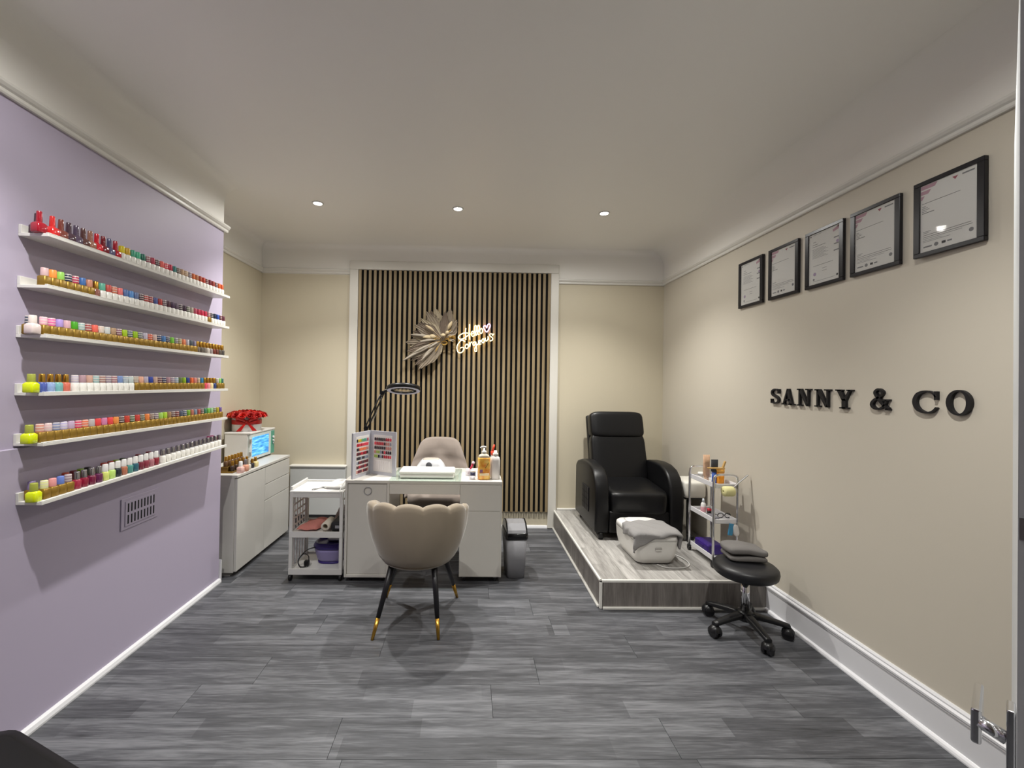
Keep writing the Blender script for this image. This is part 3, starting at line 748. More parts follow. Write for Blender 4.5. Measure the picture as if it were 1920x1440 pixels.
for s in (-1, 1):
    lat = MB()
    for a in range(5):
        z = 0.36 + a * 0.05
        lat.span((s * (hw - 0.006) - 0.002, -hd + 0.02, z), (s * (hw - 0.006) + 0.002, hd - 0.02, z + 0.012))
    for a in range(6):
        y = -hd + 0.03 + a * (2 * hd - 0.06) / 5
        lat.span((s * (hw - 0.006) - 0.003, y - 0.006, 0.34), (s * (hw - 0.006) + 0.003, y + 0.006, 0.61))
        lat.span((s * (hw - 0.006) - 0.003, y - 0.006, 0.08), (s * (hw - 0.006) + 0.003, y + 0.006, 0.325))
    lat.obj('side_lattice', mat('frosted_plastic', '#d8d2ce', 0.4), tr)

dv = thing('nail_drill_unit', 'flat white electric nail device on top of the plastic trolley', 'nail drill', (-0.955, 3.26, 0.6302), R(-6))
MB().loft([(0.0, 0.07, 0.11, 0.012), (0.012, 0.074, 0.115, 0.015), (0.022, 0.07, 0.11, 0.02), (0.03, 0.055, 0.095, 0.02)]).obj('casing', M_WPLAST, dv)
MB().span((-0.012, 0.02, 0.0295), (0.012, 0.07, 0.0315), 0.0008, 1).obj('switch_panel', mat('soft_grey', '#a8a6a4', 0.4), dv)
MB().span((-0.05, -0.118, 0.004), (0.05, -0.112, 0.016), 0.001, 1).obj('front_port', MATS['soft_grey'], dv)
cb = MB().tube(smoothpath([(-0.885, 3.36, 0.64), (-0.87, 3.30, 0.70), (-0.885, 3.16, 0.69), (-0.895, 3.07, 0.645), (-0.885, 3.066, 0.6), (-0.874, 3.068, 0.56)], 6), 0.003, 6).obj('power_cable', M_WPLAST)
tag(cb, 'thin white cable draped from the desk over the plastic trolley', 'cable')
tw = MB()
for i, (dx, dy) in enumerate(((0, 0), (0.012, 0.01))):
    tw.tube([(-1.085 + dx - 0.02, 3.12 + dy, 0.6345), (-1.07 + dx, 3.16 + dy, 0.640), (-1.045 + dx, 3.19 + dy, 0.6345)], 0.004, 6)
tw.lathe([(0.006, -0.002), (0.011, 0), (0.006, 0.002)], c=(-1.1, 3.12, 0.6345), n=12)
tag(tw.obj('nail_clippers', M_STEEL), 'small metal clippers lying on the plastic trolley top', 'clippers')

pt = MB()
def pink(u, v):
    x = -1.215 + 0.14 * u; y = 3.12 + 0.24 * v
    e = min(u, 1 - u, v, 1 - v); h = 0.026 * min(1, e * 7) ** 0.5
    return Vector((x + 0.07 * v, y, 0.348 + h + 0.004 * math.sin(9 * u + 5 * v)))
pt.grid(pink, 16, 14)
pt.span((-1.2, 3.125, 0.3475), (-1.08, 3.345, 0.352), 0.002, 1)
tag(pt.obj('pink_cloth', mat('pink_towel', '#c98078', 0.9, noise=0.1, nscale=120, bump=0.3, bscale=300)), 'folded salmon pink cloth on the trolley middle shelf', 'cloth')
rl = MB().lathe([(0.018, 0), (0.03, 0), (0.03, 0.14), (0.018, 0.14), (0.018, 0)], c=(-1.005, 3.1, 0.3775), n=20, M=Euler((R(-90), 0, 0)).to_matrix())
tag(rl.obj('paper_roll', mat('cream_paper', '#d8cfc0', 0.8)), 'cream paper roll end on the trolley middle shelf', 'paper roll')
pb = thing('black_pouch', 'black zipped pouch on the trolley middle shelf against the desk', 'pouch', (-0.934, 3.192, 0.3475))
MB().loft([(0, 0.032, 0.09, 0.02), (0.01, 0.036, 0.095, 0.025), (0.05, 0.034, 0.09, 0.025), (0.062, 0.022, 0.08, 0.02)]).obj('bag', mat('black_fabric', '#1a1a1e', 0.7), pb)
MB().span((0.0, -0.096, 0.02), (0.028, -0.0945, 0.04)).obj('label_patch', mat('grey_patch', '#8f8f94', 0.6), pb)
wp = MB()
def wrap(u, v):
    x = -1.0 + 0.1 * u; y = 3.292 + 0.075 * v
    return Vector((x, y, 0.355 + 0.06 + 0.05 * math.sin(PI * u) * (0.5 + 0.5 * v) - 0.055 * (1 - min(1, 6 * min(u, 1 - u, v, 1 - v))) + 0.006 * math.sin(13 * u + 9 * v)))
wp.grid(wrap, 14, 12)
tag(wp.obj('wrapped_linen', mat('taupe_cloth', '#b0a49c', 0.85)), 'crumpled pale taupe linen behind the black pouch', 'cloth')

fs = thing('lilac_foot_bath', 'lilac foot bath with dark purple rim on the trolley bottom shelf', 'foot bath', (-1.01, 3.27, 0.0752))
MB().loft([(0.012, 0.085, 0.07, 0.06), (0.03, 0.098, 0.08, 0.07), (0.085, 0.112, 0.092, 0.08), (0.112, 0.118, 0.098, 0.085)], cap=True).obj('tub', mat('lilac_plastic', '#8f86b4', 0.35), fs)
MB().loft([(0.0, 0.088, 0.075, 0.06), (0.014, 0.09, 0.077, 0.06)]).obj('base', mat('purple_plastic', '#3a2a78', 0.3), fs)
MB().loft([(0.11, 0.121, 0.101, 0.088), (0.128, 0.123, 0.103, 0.09), (0.146, 0.112, 0.092, 0.08), (0.15, 0.10, 0.08, 0.07), (0.135, 0.092, 0.072, 0.065)]).obj('rim', MATS['purple_plastic'], fs)
MB().loft([(0.147, 0.07, 0.045, 0.04), (0.156, 0.06, 0.04, 0.035)], c=(0.03, 0.03, 0)).obj('splash_guard', mat('smoke_plastic', '#6c6880', 0.3), fs)
cb = MB().tube(smoothpath([(-1.08, 3.2, 0.2), (-1.15, 3.16, 0.19), (-1.2, 3.14, 0.13), (-1.19, 3.13, 0.085), (-1.14, 3.13, 0.09), (-1.13, 3.14, 0.15), (-1.17, 3.15, 0.165), (-1.205, 3.14, 0.12), (-1.18, 3.12, 0.082)], 6), 0.0035, 6)
cb.box((-1.15, 3.16, 0.097), (0.035, 0.035, 0.04), 0.008, 2)
tag(cb.obj('foot_bath_cable', M_BLACKP), 'coiled black cable and plug beside the lilac foot bath', 'cable')
# ================================================================== MANICURE DESK
DX0, DX1, DY0, DY1, DZ = -0.86, 0.242, 3.07, 3.55, 0.715
dk = thing('manicure_desk', 'white manicure desk with two pedestals before the slatted panel', 'desk', ((DX0 + DX1) / 2, (DY0 + DY1) / 2, 0))
def D(x, y, z): return (x - (DX0 + DX1) / 2, y - (DY0 + DY1) / 2, z)
def dbox(nm, lo, hi, m=M_WHITE, bev=0.0015, par=None):
    return MB().span(D(*lo), D(*hi), bev, 1).obj(nm, m, par or dk)
M_DESK = mat('desk_laminate', '#ccc9c2', 0.4, noise=0.02, nscale=14)
dbox('desk_top', (DX0, DY0, DZ - 0.022), (DX1, DY1, DZ), M_DESK)
ped = dbox('pedestal', (DX0, DY0 + 0.012, 0.04), (-0.552, DY1 - 0.01, DZ - 0.022), M_DESK)
dbox('pedestal_rim', (DX0, DY0, 0.035), (DX0 + 0.016, DY0 + 0.012, DZ - 0.022), M_DESK, par=ped)
dbox('pedestal_rim', (-0.568, DY0, 0.035), (-0.552, DY0 + 0.012, DZ - 0.022), M_DESK, par=ped)
dbox('pedestal_rim', (DX0 + 0.016, DY0, 0.035), (-0.568, DY0 + 0.012, 0.055), M_DESK, par=ped)
dbox('back_panel', (DX0 + 0.018, DY0 + 0.008, 0.057), (-0.57, DY0 + 0.0125, DZ - 0.03), M_DESK, par=ped)
ped2 = dbox('pedestal', (-0.056, DY0 + 0.006, 0.04), (DX1, DY1 - 0.01, DZ - 0.022), M_DESK)
dbox('upper_panel', (-0.055, DY0, 0.506), (DX1 - 0.012, DY0 + 0.0065, DZ - 0.028), M_DESK, par=ped2)
dbox('lower_panel', (-0.055, DY0, 0.045), (DX1 - 0.012, DY0 + 0.0065, 0.503), M_DESK, par=ped2)
dbox('apron', (-0.552, DY0 + 0.004, 0.62), (-0.056, DY0 + 0.02, DZ - 0.022), M_DESK)
rg = MB().lathe([(0.024, -0.003), (0.028, -0.003), (0.028, 0.003), (0.024, 0.003), (0.024, -0.003)], n=28, M=Euler((R(90), 0, 0)).to_matrix(), c=D(-0.703, DY0 + 0.005, 0.64))
rg.obj('ring_pull', M_STEEL, dk)
for x in (-0.82, -0.6, -0.02, 0.2):
    for y in (3.11, 3.5):
        c = MB().cyl(D(x - 0.008, y, 0.016), D(x + 0.008, y, 0.016), 0.016, n=12).obj('castor', M_BLACKP, dk)
        dbox('castor_fork', (x - 0.01, y - 0.01, 0.024), (x + 0.01, y + 0.01, 0.04), M_STEEL, par=c)
gl = MB().span((-0.556, 3.055, DZ + 0.0005), (-0.05, 3.50, DZ + 0.0055), 0.001, 1).obj('glass_top', sheet_glass('clear_glass', '#f3f8f6'))
tag(gl, 'clear glass sheet on the middle of the manicure desk', 'glass sheet')
GZ = DZ + 0.0058

# folded white towel, two layers
tw = thing('white_towel', 'folded white towel lying on the desk glass', 'towel', (-0.297, 3.215, GZ))
m_wt = mat('white_terry', '#e4e2dc', 0.95, bump=0.4, bscale=420)
for z0, z1, wx in ((0.0, 0.026, 0.196), (0.025, 0.053, 0.2)):
    MB().box((0, 0, (z0 + z1) / 2), (wx * 2, 0.18, z1 - z0), 0.016, 4).obj('fold', m_wt, tw, smooth=True)

# nail lamp
nl = thing('uv_nail_lamp', 'white dome nail lamp with round grey button behind the towel', 'nail lamp', (-0.293, 3.42, GZ))
MB().loft([(0.0, 0.112, 0.07, 0.03), (0.012, 0.118, 0.076, 0.035), (0.05, 0.10, 0.07, 0.035), (0.078, 0.078, 0.058, 0.035), (0.088, 0.066, 0.05, 0.03)]).obj('shell', mat('lamp_white', '#dcdde2', 0.3), nl)
MB().loft([(0.086, 0.066, 0.05, 0.03), (0.092, 0.06, 0.046, 0.03), (0.094, 0.05, 0.038, 0.03)]).obj('lid', mat('lamp_lid', '#cfc6bb', 0.3), nl)
MB().lathe([(0, 0.006), (0.02, 0.006), (0.023, 0.003), (0.024, -0.02)], n=22, M=Euler((R(72), 0, 0)).to_matrix(), c=(-0.01, -0.073, 0.052)).obj('button', mat('button_grey', '#47484d', 0.3), nl)

# swatch book standing open
sb = thing('swatch_book', 'open grey marbled nail colour swatch book standing on the desk', 'swatch book', (-0.742, 3.30, DZ + 0.0003))
m_marble = mat('grey_marble', '#b9b9c2', 0.3, noise=0.12, nscale=22)
m_page = mat('swatch_page', '#dcd8d6', 0.5)
SWC = [mat('swatch_%d' % i, c, 0.25) for i, c in enumerate(('#b02838', '#d84858', '#e07850', '#6a2430', '#2a2830', '#4a3038', '#58a088', '#d8b840', '#c08078', '#8a8fa0', '#98b050'))]
def swpanel(p0, p1, H, rows, cols, pal, nm):
    p0 = Vector(p0); p1 = Vector(p1); d = (p1 - p0); L = d.length; d.normalize()
    nrm = Vector((d.y, -d.x, 0))
    if nrm.y > 0: nrm = -nrm
    def q(u, v, t): return p0 + d * u + nrm * t + Vector((0, 0, v))
    cover = MB().prism([(0, 0), (L, 0), (L, H), (0, H)], q, -0.006, 0.006).obj(nm, m_marble, sb)
    m0, m1 = (0.035, L - 0.03)
    MB().prism([(m0, 0.025), (m1, 0.025), (m1, H - 0.03), (m0, H - 0.03)], q, 0.006, 0.0075).obj('page', m_page, cover)
    ch = MB(); pz = (H - 0.07) / 8
    for i in range(rows):
        for j in range(cols):
            u = m0 + 0.006 + (m1 - m0 - 0.012) * (j + 0.5) / cols; v = H - 0.045 - pz * (i + 0.45); w_ = (m1 - m0) / cols * 0.37
            mi = pal[i][j % len(pal[i])]
            ch.prism([(u - w_, v - 0.011), (u + w_, v - 0.011), (u + w_, v + 0.007), (u, v + 0.012), (u - w_, v + 0.007)], q, 0.0074, 0.0095, mi=mi)
    o = ch.obj('colour_chips', SWC, cover); o['kind'] = 'stuff'
    if rows < 8:
        tp = MB()
        for j in range(cols):
            u = m0 + 0.006 + (m1 - m0 - 0.012) * (j + 0.5) / cols; w_ = (m1 - m0) / cols * 0.28
            tp.prism([(u - w_, 0.035), (u + w_, 0.035), (u + w_, 0.105), (u - w_, 0.105)], q, 0.0074, 0.009)
        o = tp.obj('blank_tips', mat('clear_tips', '#e0dcdc', 0.25), cover); o['kind'] = 'stuff'
swpanel((-0.078, -0.215, 0), (-0.002, 0.002, 0), 0.325, 8, 9, [[4, 7, 7, 10, 6, 6, 6, 9, 0], [0, 0, 1, 0, 1, 1, 1, 1, 1], [4, 5, 2, 2, 2, 2, 2, 8, 8], [3, 5, 3, 0, 0, 3, 0, 3, 4], [4, 4, 4, 9, 4, 4, 9, 9, 9], [9, 4, 3, 3, 5, 5, 3, 5, 3], [5, 3, 0, 3, 3, 5, 0, 3, 5], [8, 3, 3, 5, 8, 3, 5, 3, 8]], 'cover')
swpanel((0.002, 0.002, 0), (0.212, -0.105, 0), 0.325, 5, 9, [[4, 5, 4, 4, 4, 5, 0, 0, 1], [1, 0, 0, 0, 0, 5, 8, 8, 9], [4, 4, 4, 4, 4, 4, 8, 8, 8], [8, 10, 10, 9, 4, 1, 5, 5, 4], [10, 10, 4, 9, 5, 0, 0, 0, 1]], 'cover')

# ring lamp on a jointed arm
lm = thing('ring_lamp', 'black magnifier ring lamp on jointed arm clamped to the desk', 'lamp', (-0.815, 3.47, DZ))
MB().span((-0.03, -0.03, 0.0003), (0.03, 0.03, 0.03), 0.005, 2).obj('clamp', M_BLACKM, lm)
MB().cyl((0, 0, 0.01), (0.0, 0, 0.30), 0.009, n=12).obj('post', M_BLACKM, lm)
j0 = Vector((0.0, 0, 0.325)); j1 = Vector((0.125, -0.01, 0.605))
MB().cyl((0, -0.018, 0.325), (0, 0.018, 0.325), 0.017, n=16).obj('elbow', M_BLACKM, lm)
MB().span((-0.012, -0.012, 0.29), (0.012, 0.012, 0.33), 0.003, 1).obj('joint_block', M_BLACKM, lm)
ar = MB()
for dx, dy in ((-0.008, -0.012), (0.010, 0.012)):
    ar.cyl(j0 + Vector((dx, dy, 0)), j1 + Vector((dx, dy, 0)), 0.0055, n=8)
ar.obj('arm', M_BLACKM, lm)
spg = [j0 + (j1 - j0) * (0.2 + 0.45 * i / 90) + Vector((0.02 + 0.004 * math.cos(i * 1.2), 0.004 * math.sin(i * 1.2), -0.012)) for i in range(91)]
MB().tube(spg, 0.0012, 4).obj('spring', M_STEEL, lm)
MB().cyl(j1 + Vector((0, -0.02, 0)), j1 + Vector((0, 0.02, 0)), 0.016, n=16).obj('elbow', M_BLACKM, lm)
hc = Vector((0.298, -0.05, 0.637)); tilt = Euler((R(-14), R(-1), 0)).to_matrix()
MB().cyl(j1, hc + Vector((-0.125, 0.01, -0.005)), 0.012, n=10).obj('neck', M_BLACKM, lm)
hd_ = MB().lathe([(0.098, -0.01), (0.1, 0.016), (0.11, 0.024), (0.126, 0.022), (0.134, 0.012), (0.134, -0.006), (0.128, -0.012), (0.098, -0.01)], n=48, M=tilt, c=hc).obj('ring_head', M_BLACKM, lm)
MB().lathe([(0.1, -0.0115), (0.103, -0.0145), (0.125, -0.0145), (0.128, -0.0125)], n=48, M=tilt, c=hc).obj('diffuser', mat('lamp_diffuser', '#c9c8da', 0.5), hd_)
MB().lathe([(0, 0.005), (0.06, 0.004), (0.098, 0.0), (0.098, -0.003), (0.06, -0.006), (0, -0.007)], n=36, M=tilt, c=hc).obj('lens', mat('lens_glass', '#ffffff', 0.0, trans=1.0, ior=1.45), hd_)

# bottles at the right of the desk
def pump_head(par, z, m, s=1.0):
    h = MB().lathe([(0, z), (0.018 * s, z), (0.019 * s, z + 0.018), (0.014 * s, z + 0.022), (0.009 * s, z + 0.024), (0.009 * s, z + 0.04), (0, z + 0.04)], n=18)
    h.tube(smoothpath([(0.016 * s, 0, z + 0.046), (0.0, 0, z + 0.05), (-0.016 * s, 0, z + 0.048), (-0.026 * s, 0, z + 0.04)], 4), [0.006 * s] * 13, 8)
    return h.obj('pump', m, par)
b1 = thing('orange_soap_bottle', 'clear pump bottle of orange soap on the right of the desk', 'soap bottle', (0.112, 3.15, DZ + 0.0003), R(6))
m_or = bpy.data.materials.new('orange_liquid'); m_or.use_nodes = True
_nt = m_or.node_tree; _b = _nt.nodes['Principled BSDF']; _tc = _nt.nodes.new('ShaderNodeTexCoord')
_n = _nt.nodes.new('ShaderNodeTexNoise'); _n.inputs['Scale'].default_value = 26; _n.inputs['Detail'].default_value = 2
_rp = _nt.nodes.new('ShaderNodeValToRGB'); _nt.links.new(_tc.outputs['Object'], _n.inputs['Vector']); _nt.links.new(_n.outputs['Fac'], _rp.inputs['Fac'])
_e = _rp.color_ramp.elements; _e[0].position = 0.35; _e[0].color = hx('#d97a2c'); _e[1].position = 0.7; _e[1].color = hx('#f0cf6a')
_x = _e.new(0.5); _x.color = hx('#ecae4a')
_nt.links.new(_rp.outputs['Color'], _b.inputs['Base Color']); _b.inputs['Roughness'].default_value = 0.1; _b.inputs['Coat Weight'].default_value = 0.6
MB().loft([(0, 0.04, 0.027, 0.014), (0.004, 0.045, 0.031, 0.018), (0.15, 0.045, 0.031, 0.018), (0.158, 0.042, 0.029, 0.018)]).obj('body', m_or, b1)
MB().loft([(0.158, 0.042, 0.029, 0.018), (0.175, 0.034, 0.025, 0.02), (0.186, 0.017, 0.017, 0.016)]).obj('shoulder', mat('clear_shoulder', '#d8ccb8', 0.1, coat=0.4), b1)
pump_head(b1, 0.184, M_WPLAST)
lb = MB()
lb.loft([(0.052, 0.010, 0.0006, 0.0005, -0.022, -0.0314), (0.074, 0.010, 0.0006, 0.0005, -0.022, -0.0314)], mi=0)
lb.loft([(0.03, 0.034, 0.0006, 0.0005, 0.0, -0.0314), (0.048, 0.034, 0.0006, 0.0005, 0.0, -0.0314)], mi=1)
lb.prism([(0.004, 0.085), (0.03, 0.125), (0.033, 0.123), (0.008, 0.082)], lambda u, v, t: Vector((u, -0.031 + t, v)), -0.001, 0.0, mi=2)
lb.obj('label_print', [mat('print_purple', '#8a5a78', 0.4), mat('print_cream', '#efd9b0', 0.4), mat('print_green', '#8a7a2c', 0.4)], b1)
b2 = thing('white_pump_bottle', 'white lotion bottle with flip cap beside the orange soap', 'lotion bottle', (0.196, 3.165, DZ + 0.0003))
MB().loft([(0, 0.03, 0.024, 0.014), (0.004, 0.034, 0.028, 0.018), (0.135, 0.034, 0.028, 0.018), (0.155, 0.03, 0.025, 0.018), (0.168, 0.015, 0.015, 0.014)]).obj('body', mat('milky_plastic', '#dfdbd8', 0.3), b2)
MB().lathe([(0, 0.167), (0.019, 0.167), (0.02, 0.185), (0.012, 0.19), (0.011, 0.205), (0, 0.207)], n=18).obj('cap', M_WPLAST, b2)
b3 = thing('spray_bottle', 'white bottle with orange nozzle behind the lotion bottle', 'spray bottle', (0.18, 3.26, DZ + 0.0003))
MB().loft([(0, 0.028, 0.028, 0.026), (0.12, 0.028, 0.028, 0.026), (0.15, 0.012, 0.012, 0.011), (0.16, 0.012, 0.012, 0.011)]).obj('body', M_WPLAST, b3)
MB().cyl((0, 0, 0.158), (0, 0, 0.185), 0.014, n=14).cyl((0, 0, 0.184), (0.012, 0, 0.235), 0.010, 0.006, n=12).obj('nozzle', mat('orange_plastic', '#d8482a', 0.35), b3)
b4 = thing('dark_jar', 'small dark jar with white lid left of the orange soap', 'jar', (0.035, 3.235, DZ + 0.0003))
MB().lathe([(0, 0), (0.018, 0), (0.02, 0.003), (0.02, 0.034), (0, 0.034)], n=18).obj('jar_body', mat('navy_glass', '#2e3048', 0.2), b4)
MB().lathe([(0, 0.034), (0.02, 0.034), (0.02, 0.046), (0.018, 0.048), (0, 0.048)], n=18).obj('lid', M_WPLAST, b4)
b5 = thing('crystal_cup', 'clear acrylic cup left of the orange soap', 'cup', (0.0, 3.27, DZ + 0.0003))
MB().lathe([(0, 0), (0.02, 0), (0.022, 0.05), (0.0205, 0.05), (0.0185, 0.003), (0, 0.003)], n=18).obj('cup', mat('frosted_acrylic', '#dcd8dc', 0.2, alpha=0.6), b5)
b6 = thing('red_nail_brush', 'crimson handled brush leaning out of the acrylic cup', 'brush', (0.0, 3.27, DZ + 0.004))
MB().cyl((-0.004, 0, 0.0), (0.034, 0, 0.085), 0.005, 0.008, n=10).obj('handle', mat('crimson_plastic', '#a81840', 0.3), b6)
MB().cyl((0.034, 0, 0.085), (0.04, 0, 0.10), 0.012, 0.010, n=10).obj('tip', mat('pink_tip', '#e0c4d0', 0.6), b6)
b7 = thing('clear_dish', 'small clear glass dish before the dark jar', 'dish', (0.03, 3.14, DZ + 0.0003))
MB().lathe([(0, 0), (0.018, 0), (0.024, 0.02), (0.022, 0.02), (0.016, 0.004), (0, 0.004)], n=20).obj('dish', MATS['frosted_acrylic'], b7)

# ================================================================== SCALLOPED CHAIR IN FRONT
M_VELV = mat('taupe_velvet', '#8c806f', 0.85, sheen=0.5, noise=0.06, nscale=8)
ch = thing('scalloped_chair', 'taupe velvet tub chair with scalloped back and gold-tipped black legs', 'chair', (-0.297, 2.625, 0), R(-5))
def shell(mb, A0=112, lobes=7, a_t=0.298, b_t=0.28, a_b=0.208, b_b=0.195, z0=0.365, zt=0.70, th=0.055):
    NU, NV = 84, 12
    def ztop(t): return zt - 0.085 * (abs(t) / A0) ** 2.2 + 0.021 * abs(math.sin(PI * (t + A0) / (2 * A0 / lobes))) ** 0.7
    def P(t, s, inn):
        r = math.sin(min(1, s) * PI / 2) ** 0.72
        lob = 0.012 * abs(math.sin(PI * (t + A0) / (2 * A0 / lobes))) ** 0.6 * s
        a = a_b + (a_t - a_b) * r + lob * 0.5 - inn; b = b_b + (b_t - b_b) * r + lob * 0.5 - inn
        q = R(t); return Vector((a * math.sin(q), -b * math.cos(q), z0 + (ztop(t) - z0) * s))
    def prof(t, v):   # v 0..1 : outer wall up, over the rim, inner wall down
        if v < 0.45: return P(t, v / 0.45, 0)
        if v < 0.60:
            k = (v - 0.45) / 0.15; a = PI * k
            p = P(t, 1, th * (0.5 - 0.5 * math.cos(a))); p.z += th * 0.42 * math.sin(a); return p
        k = (v - 0.6) / 0.4
        return P(t, 1 - 0.72 * k, th)
    mb.grid(lambda u, v: prof(-A0 + 2 * A0 * u, v), NU, 28)
    # rounded ends of the arms
    for t0 in (-A0, A0):
        ring = [prof(t0, j / 28) for j in range(29)]
        V = [mb.bm.verts.new(p) for p in ring]
        try: mb.bm.faces.new(V)
        except ValueError: pass
sh = MB(); shell(sh)
sh.lathe([(0, 0.345), (0.12, 0.347), (0.18, 0.354), (0.202, 0.362), (0.209, 0.372)], n=40)
sh.obj('backrest', M_VELV, ch)
MB().loft([(0.37, 0.17, 0.17, 0.15, 0, 0.02), (0.395, 0.215, 0.215, 0.17, 0, 0.03), (0.44, 0.22, 0.225, 0.18, 0, 0.035), (0.468, 0.2, 0.205, 0.17, 0, 0.035), (0.475, 0.15, 0.16, 0.14, 0, 0.035)], k=8).obj('seat', M_VELV, ch)
m_leg = mat('black_leg', '#17161a', 0.4)
for (tx, ty), (bx, by) in zip(((-0.12, -0.11), (0.12, -0.11), (-0.13, 0.13), (0.13, 0.13)), ((-0.19, -0.255), (0.168, -0.218), (-0.245, 0.215), (0.215, 0.262))):
    a = Vector((tx, ty, 0.37)); b = Vector((bx, by, 0.0)); m_ = b + (a - b) * 0.27
    lg = MB().cyl(m_, a, 0.0125, 0.02, n=14).obj('leg', m_leg, ch)
    MB().cyl(b, m_, 0.0085, 0.0127, n=14).obj('gold_tip', M_GOLD, lg)

# ================================================================== GREY CHAIR BEHIND THE DESK
M_GREY = mat('grey_brown_fabric', '#8b8078', 0.9, sheen=0.3, noise=0.06, nscale=20)
gc = thing('tufted_chair', 'grey brown tufted chair behind the manicure desk', 'chair', (-0.262, 3.86, 0))
bk = MB()
def backp(u, v, t):
    uu = u * 2 - 1; wd = 0.29 - 0.11 * max(0, (v - 0.25) / 0.75) ** 1.3
    x = uu * wd; y = 0.13 - 0.2 * uu * uu * (1 - 0.75 * v) + 0.07 * v
    z = 0.43 + 0.475 * v - 0.05 * abs(uu) ** 5 * v - 0.03 * abs(uu) ** 2 * (1 - v)
    tuft = 0
    for tx, tz in ((-0.35, 0.55), (0.35, 0.55), (0, 0.3), (0.0, 0.78)):
        d2 = (uu - tx) ** 2 * 2 + (v - tz) ** 2 * 9; tuft += 0.016 * math.exp(-d2 * 9)
    crease = 0.008 * math.exp(-((v - 0.62) * 16) ** 2)
    e = min(1, 6 * min(u, 1 - u, v + 0.1, 1 - v)); th = 0.035 * max(0.12, e) ** 0.5
    return Vector((x, y + (th if t else -th + tuft + crease), z))
A = bk.grid(lambda u, v: backp(u, v, 0), 36, 24); B = bk.grid(lambda u, v: backp(u, v, 1), 36, 24)
bd = lambda V: [V[0][i] for i in range(37)] + [V[j][36] for j in range(1, 25)] + [V[24][i] for i in range(35, -1, -1)] + [V[j][0] for j in range(23, 0, -1)]
ea, eb = bd(A), bd(B)
for i in range(len(ea)):
    f = bk.bm.faces.new((ea[i], ea[(i + 1) % len(ea)], eb[(i + 1) % len(ea)], eb[i])); f.smooth = True
bk.obj('backrest', M_GREY, gc)
MB().loft([(0.38, 0.22, 0.2, 0.1, 0, -0.05), (0.40, 0.25, 0.23, 0.12, 0, -0.05), (0.46, 0.25, 0.23, 0.12, 0, -0.05), (0.485, 0.22, 0.2, 0.11, 0, -0.05)], k=6).obj('seat', M_GREY, gc)
for sx in (-1, 1):
    for sy in (-1, 1):
        MB().cyl((sx * 0.22, sy * 0.2 - 0.05, 0), (sx * 0.15, sy * 0.13 - 0.05, 0.39), 0.009, 0.016, n=12).obj('leg', m_leg, gc)

# ================================================================== BIN
bn = thing('swing_bin', 'grey plastic bin with black and silver swing lid beside the desk', 'bin', (0.352, 3.24, 0), R(4))
MB().loft([(0, 0.06, 0.085, 0.02), (0.004, 0.064, 0.09, 0.022), (0.29, 0.079, 0.108, 0.025)]).obj('body', mat('grey_bin', '#77777b', 0.45), bn)
MB().loft([(0.285, 0.083, 0.112, 0.026), (0.30, 0.085, 0.115, 0.028), (0.325, 0.082, 0.112, 0.028), (0.33, 0.08, 0.108, 0.026)]).obj('lid_rim', mat('gloss_black', '#0e0e10', 0.12), bn)
pr = [(-0.108, 0.328), (-0.098, 0.352), (-0.06, 0.392), (0.0, 0.406), (0.06, 0.392), (0.098, 0.352), (0.108, 0.328)]
for s in (-1, 1): MB().prism(pr, lambda u, v, t: Vector((t, u, v)), s * 0.076, s * 0.066).obj('lid_cheek', MATS['gloss_black'], bn)
fl = MB(); pr2 = [(u, v - 0.003) for u, v in pr]; pr3 = [(u * 0.96, v - 0.009) for u, v in pr[::-1]]
fl.prism(pr2 + pr3, lambda u, v, t: Vector((t, u, v)), -0.066, 0.066)
fl.obj('flap', mat('silver_plastic', '#9a9a9e', 0.3, metal=0.4), bn)
# ================================================================== BLACK RECLINER ON THE PLATFORM
rc = thing('recliner', 'black leather recliner armchair on the raised platform', 'armchair', (1.365, 3.75, PZ + 0.002))
# each arm: a rounded slab
ARM = [(-0.315, 0.05), (-0.33, 0.2), (-0.33, 0.33), (-0.315, 0.42), (-0.275, 0.495), (-0.21, 0.545), (-0.12, 0.57), (0.0, 0.575), (0.14, 0.565), (0.27, 0.535), (0.33, 0.49), (0.335, 0.05)]
for s in (-1, 1):
    a = MB().prism(ARM, lambda u, v, t: Vector((t, u, v)), s * 0.355, s * 0.242).obj('arm', M_LEATH, rc, bevel=0.022)
    a.modifiers['bevel'].segments = 4
    for p in a.data.polygons: p.use_smooth = True
    if s < 0:
        pk = MB().span((-0.362, -0.13, 0.17), (-0.354, 0.06, 0.37), 0.003, 2).obj('side_pocket', mat('quilted_leather', '#1c1c20', 0.5), rc)
        qs = MB()
        for i in range(1, 4): qs.span((-0.3635, -0.13 + i * 0.0475 - 0.001, 0.172), (-0.3615, -0.13 + i * 0.0475 + 0.001, 0.368)).span((-0.3635, -0.128, 0.17 + i * 0.05 - 0.001), (-0.3615, 0.058, 0.17 + i * 0.05 + 0.001))
        qs.obj('stitching', mat('thread_black', '#060607', 0.8), pk)
def cushion(nm, fn, nu, nv, closed=True):
    mb = MB(); mb.grid(fn, nu, nv, closed_u=closed)
    return mb
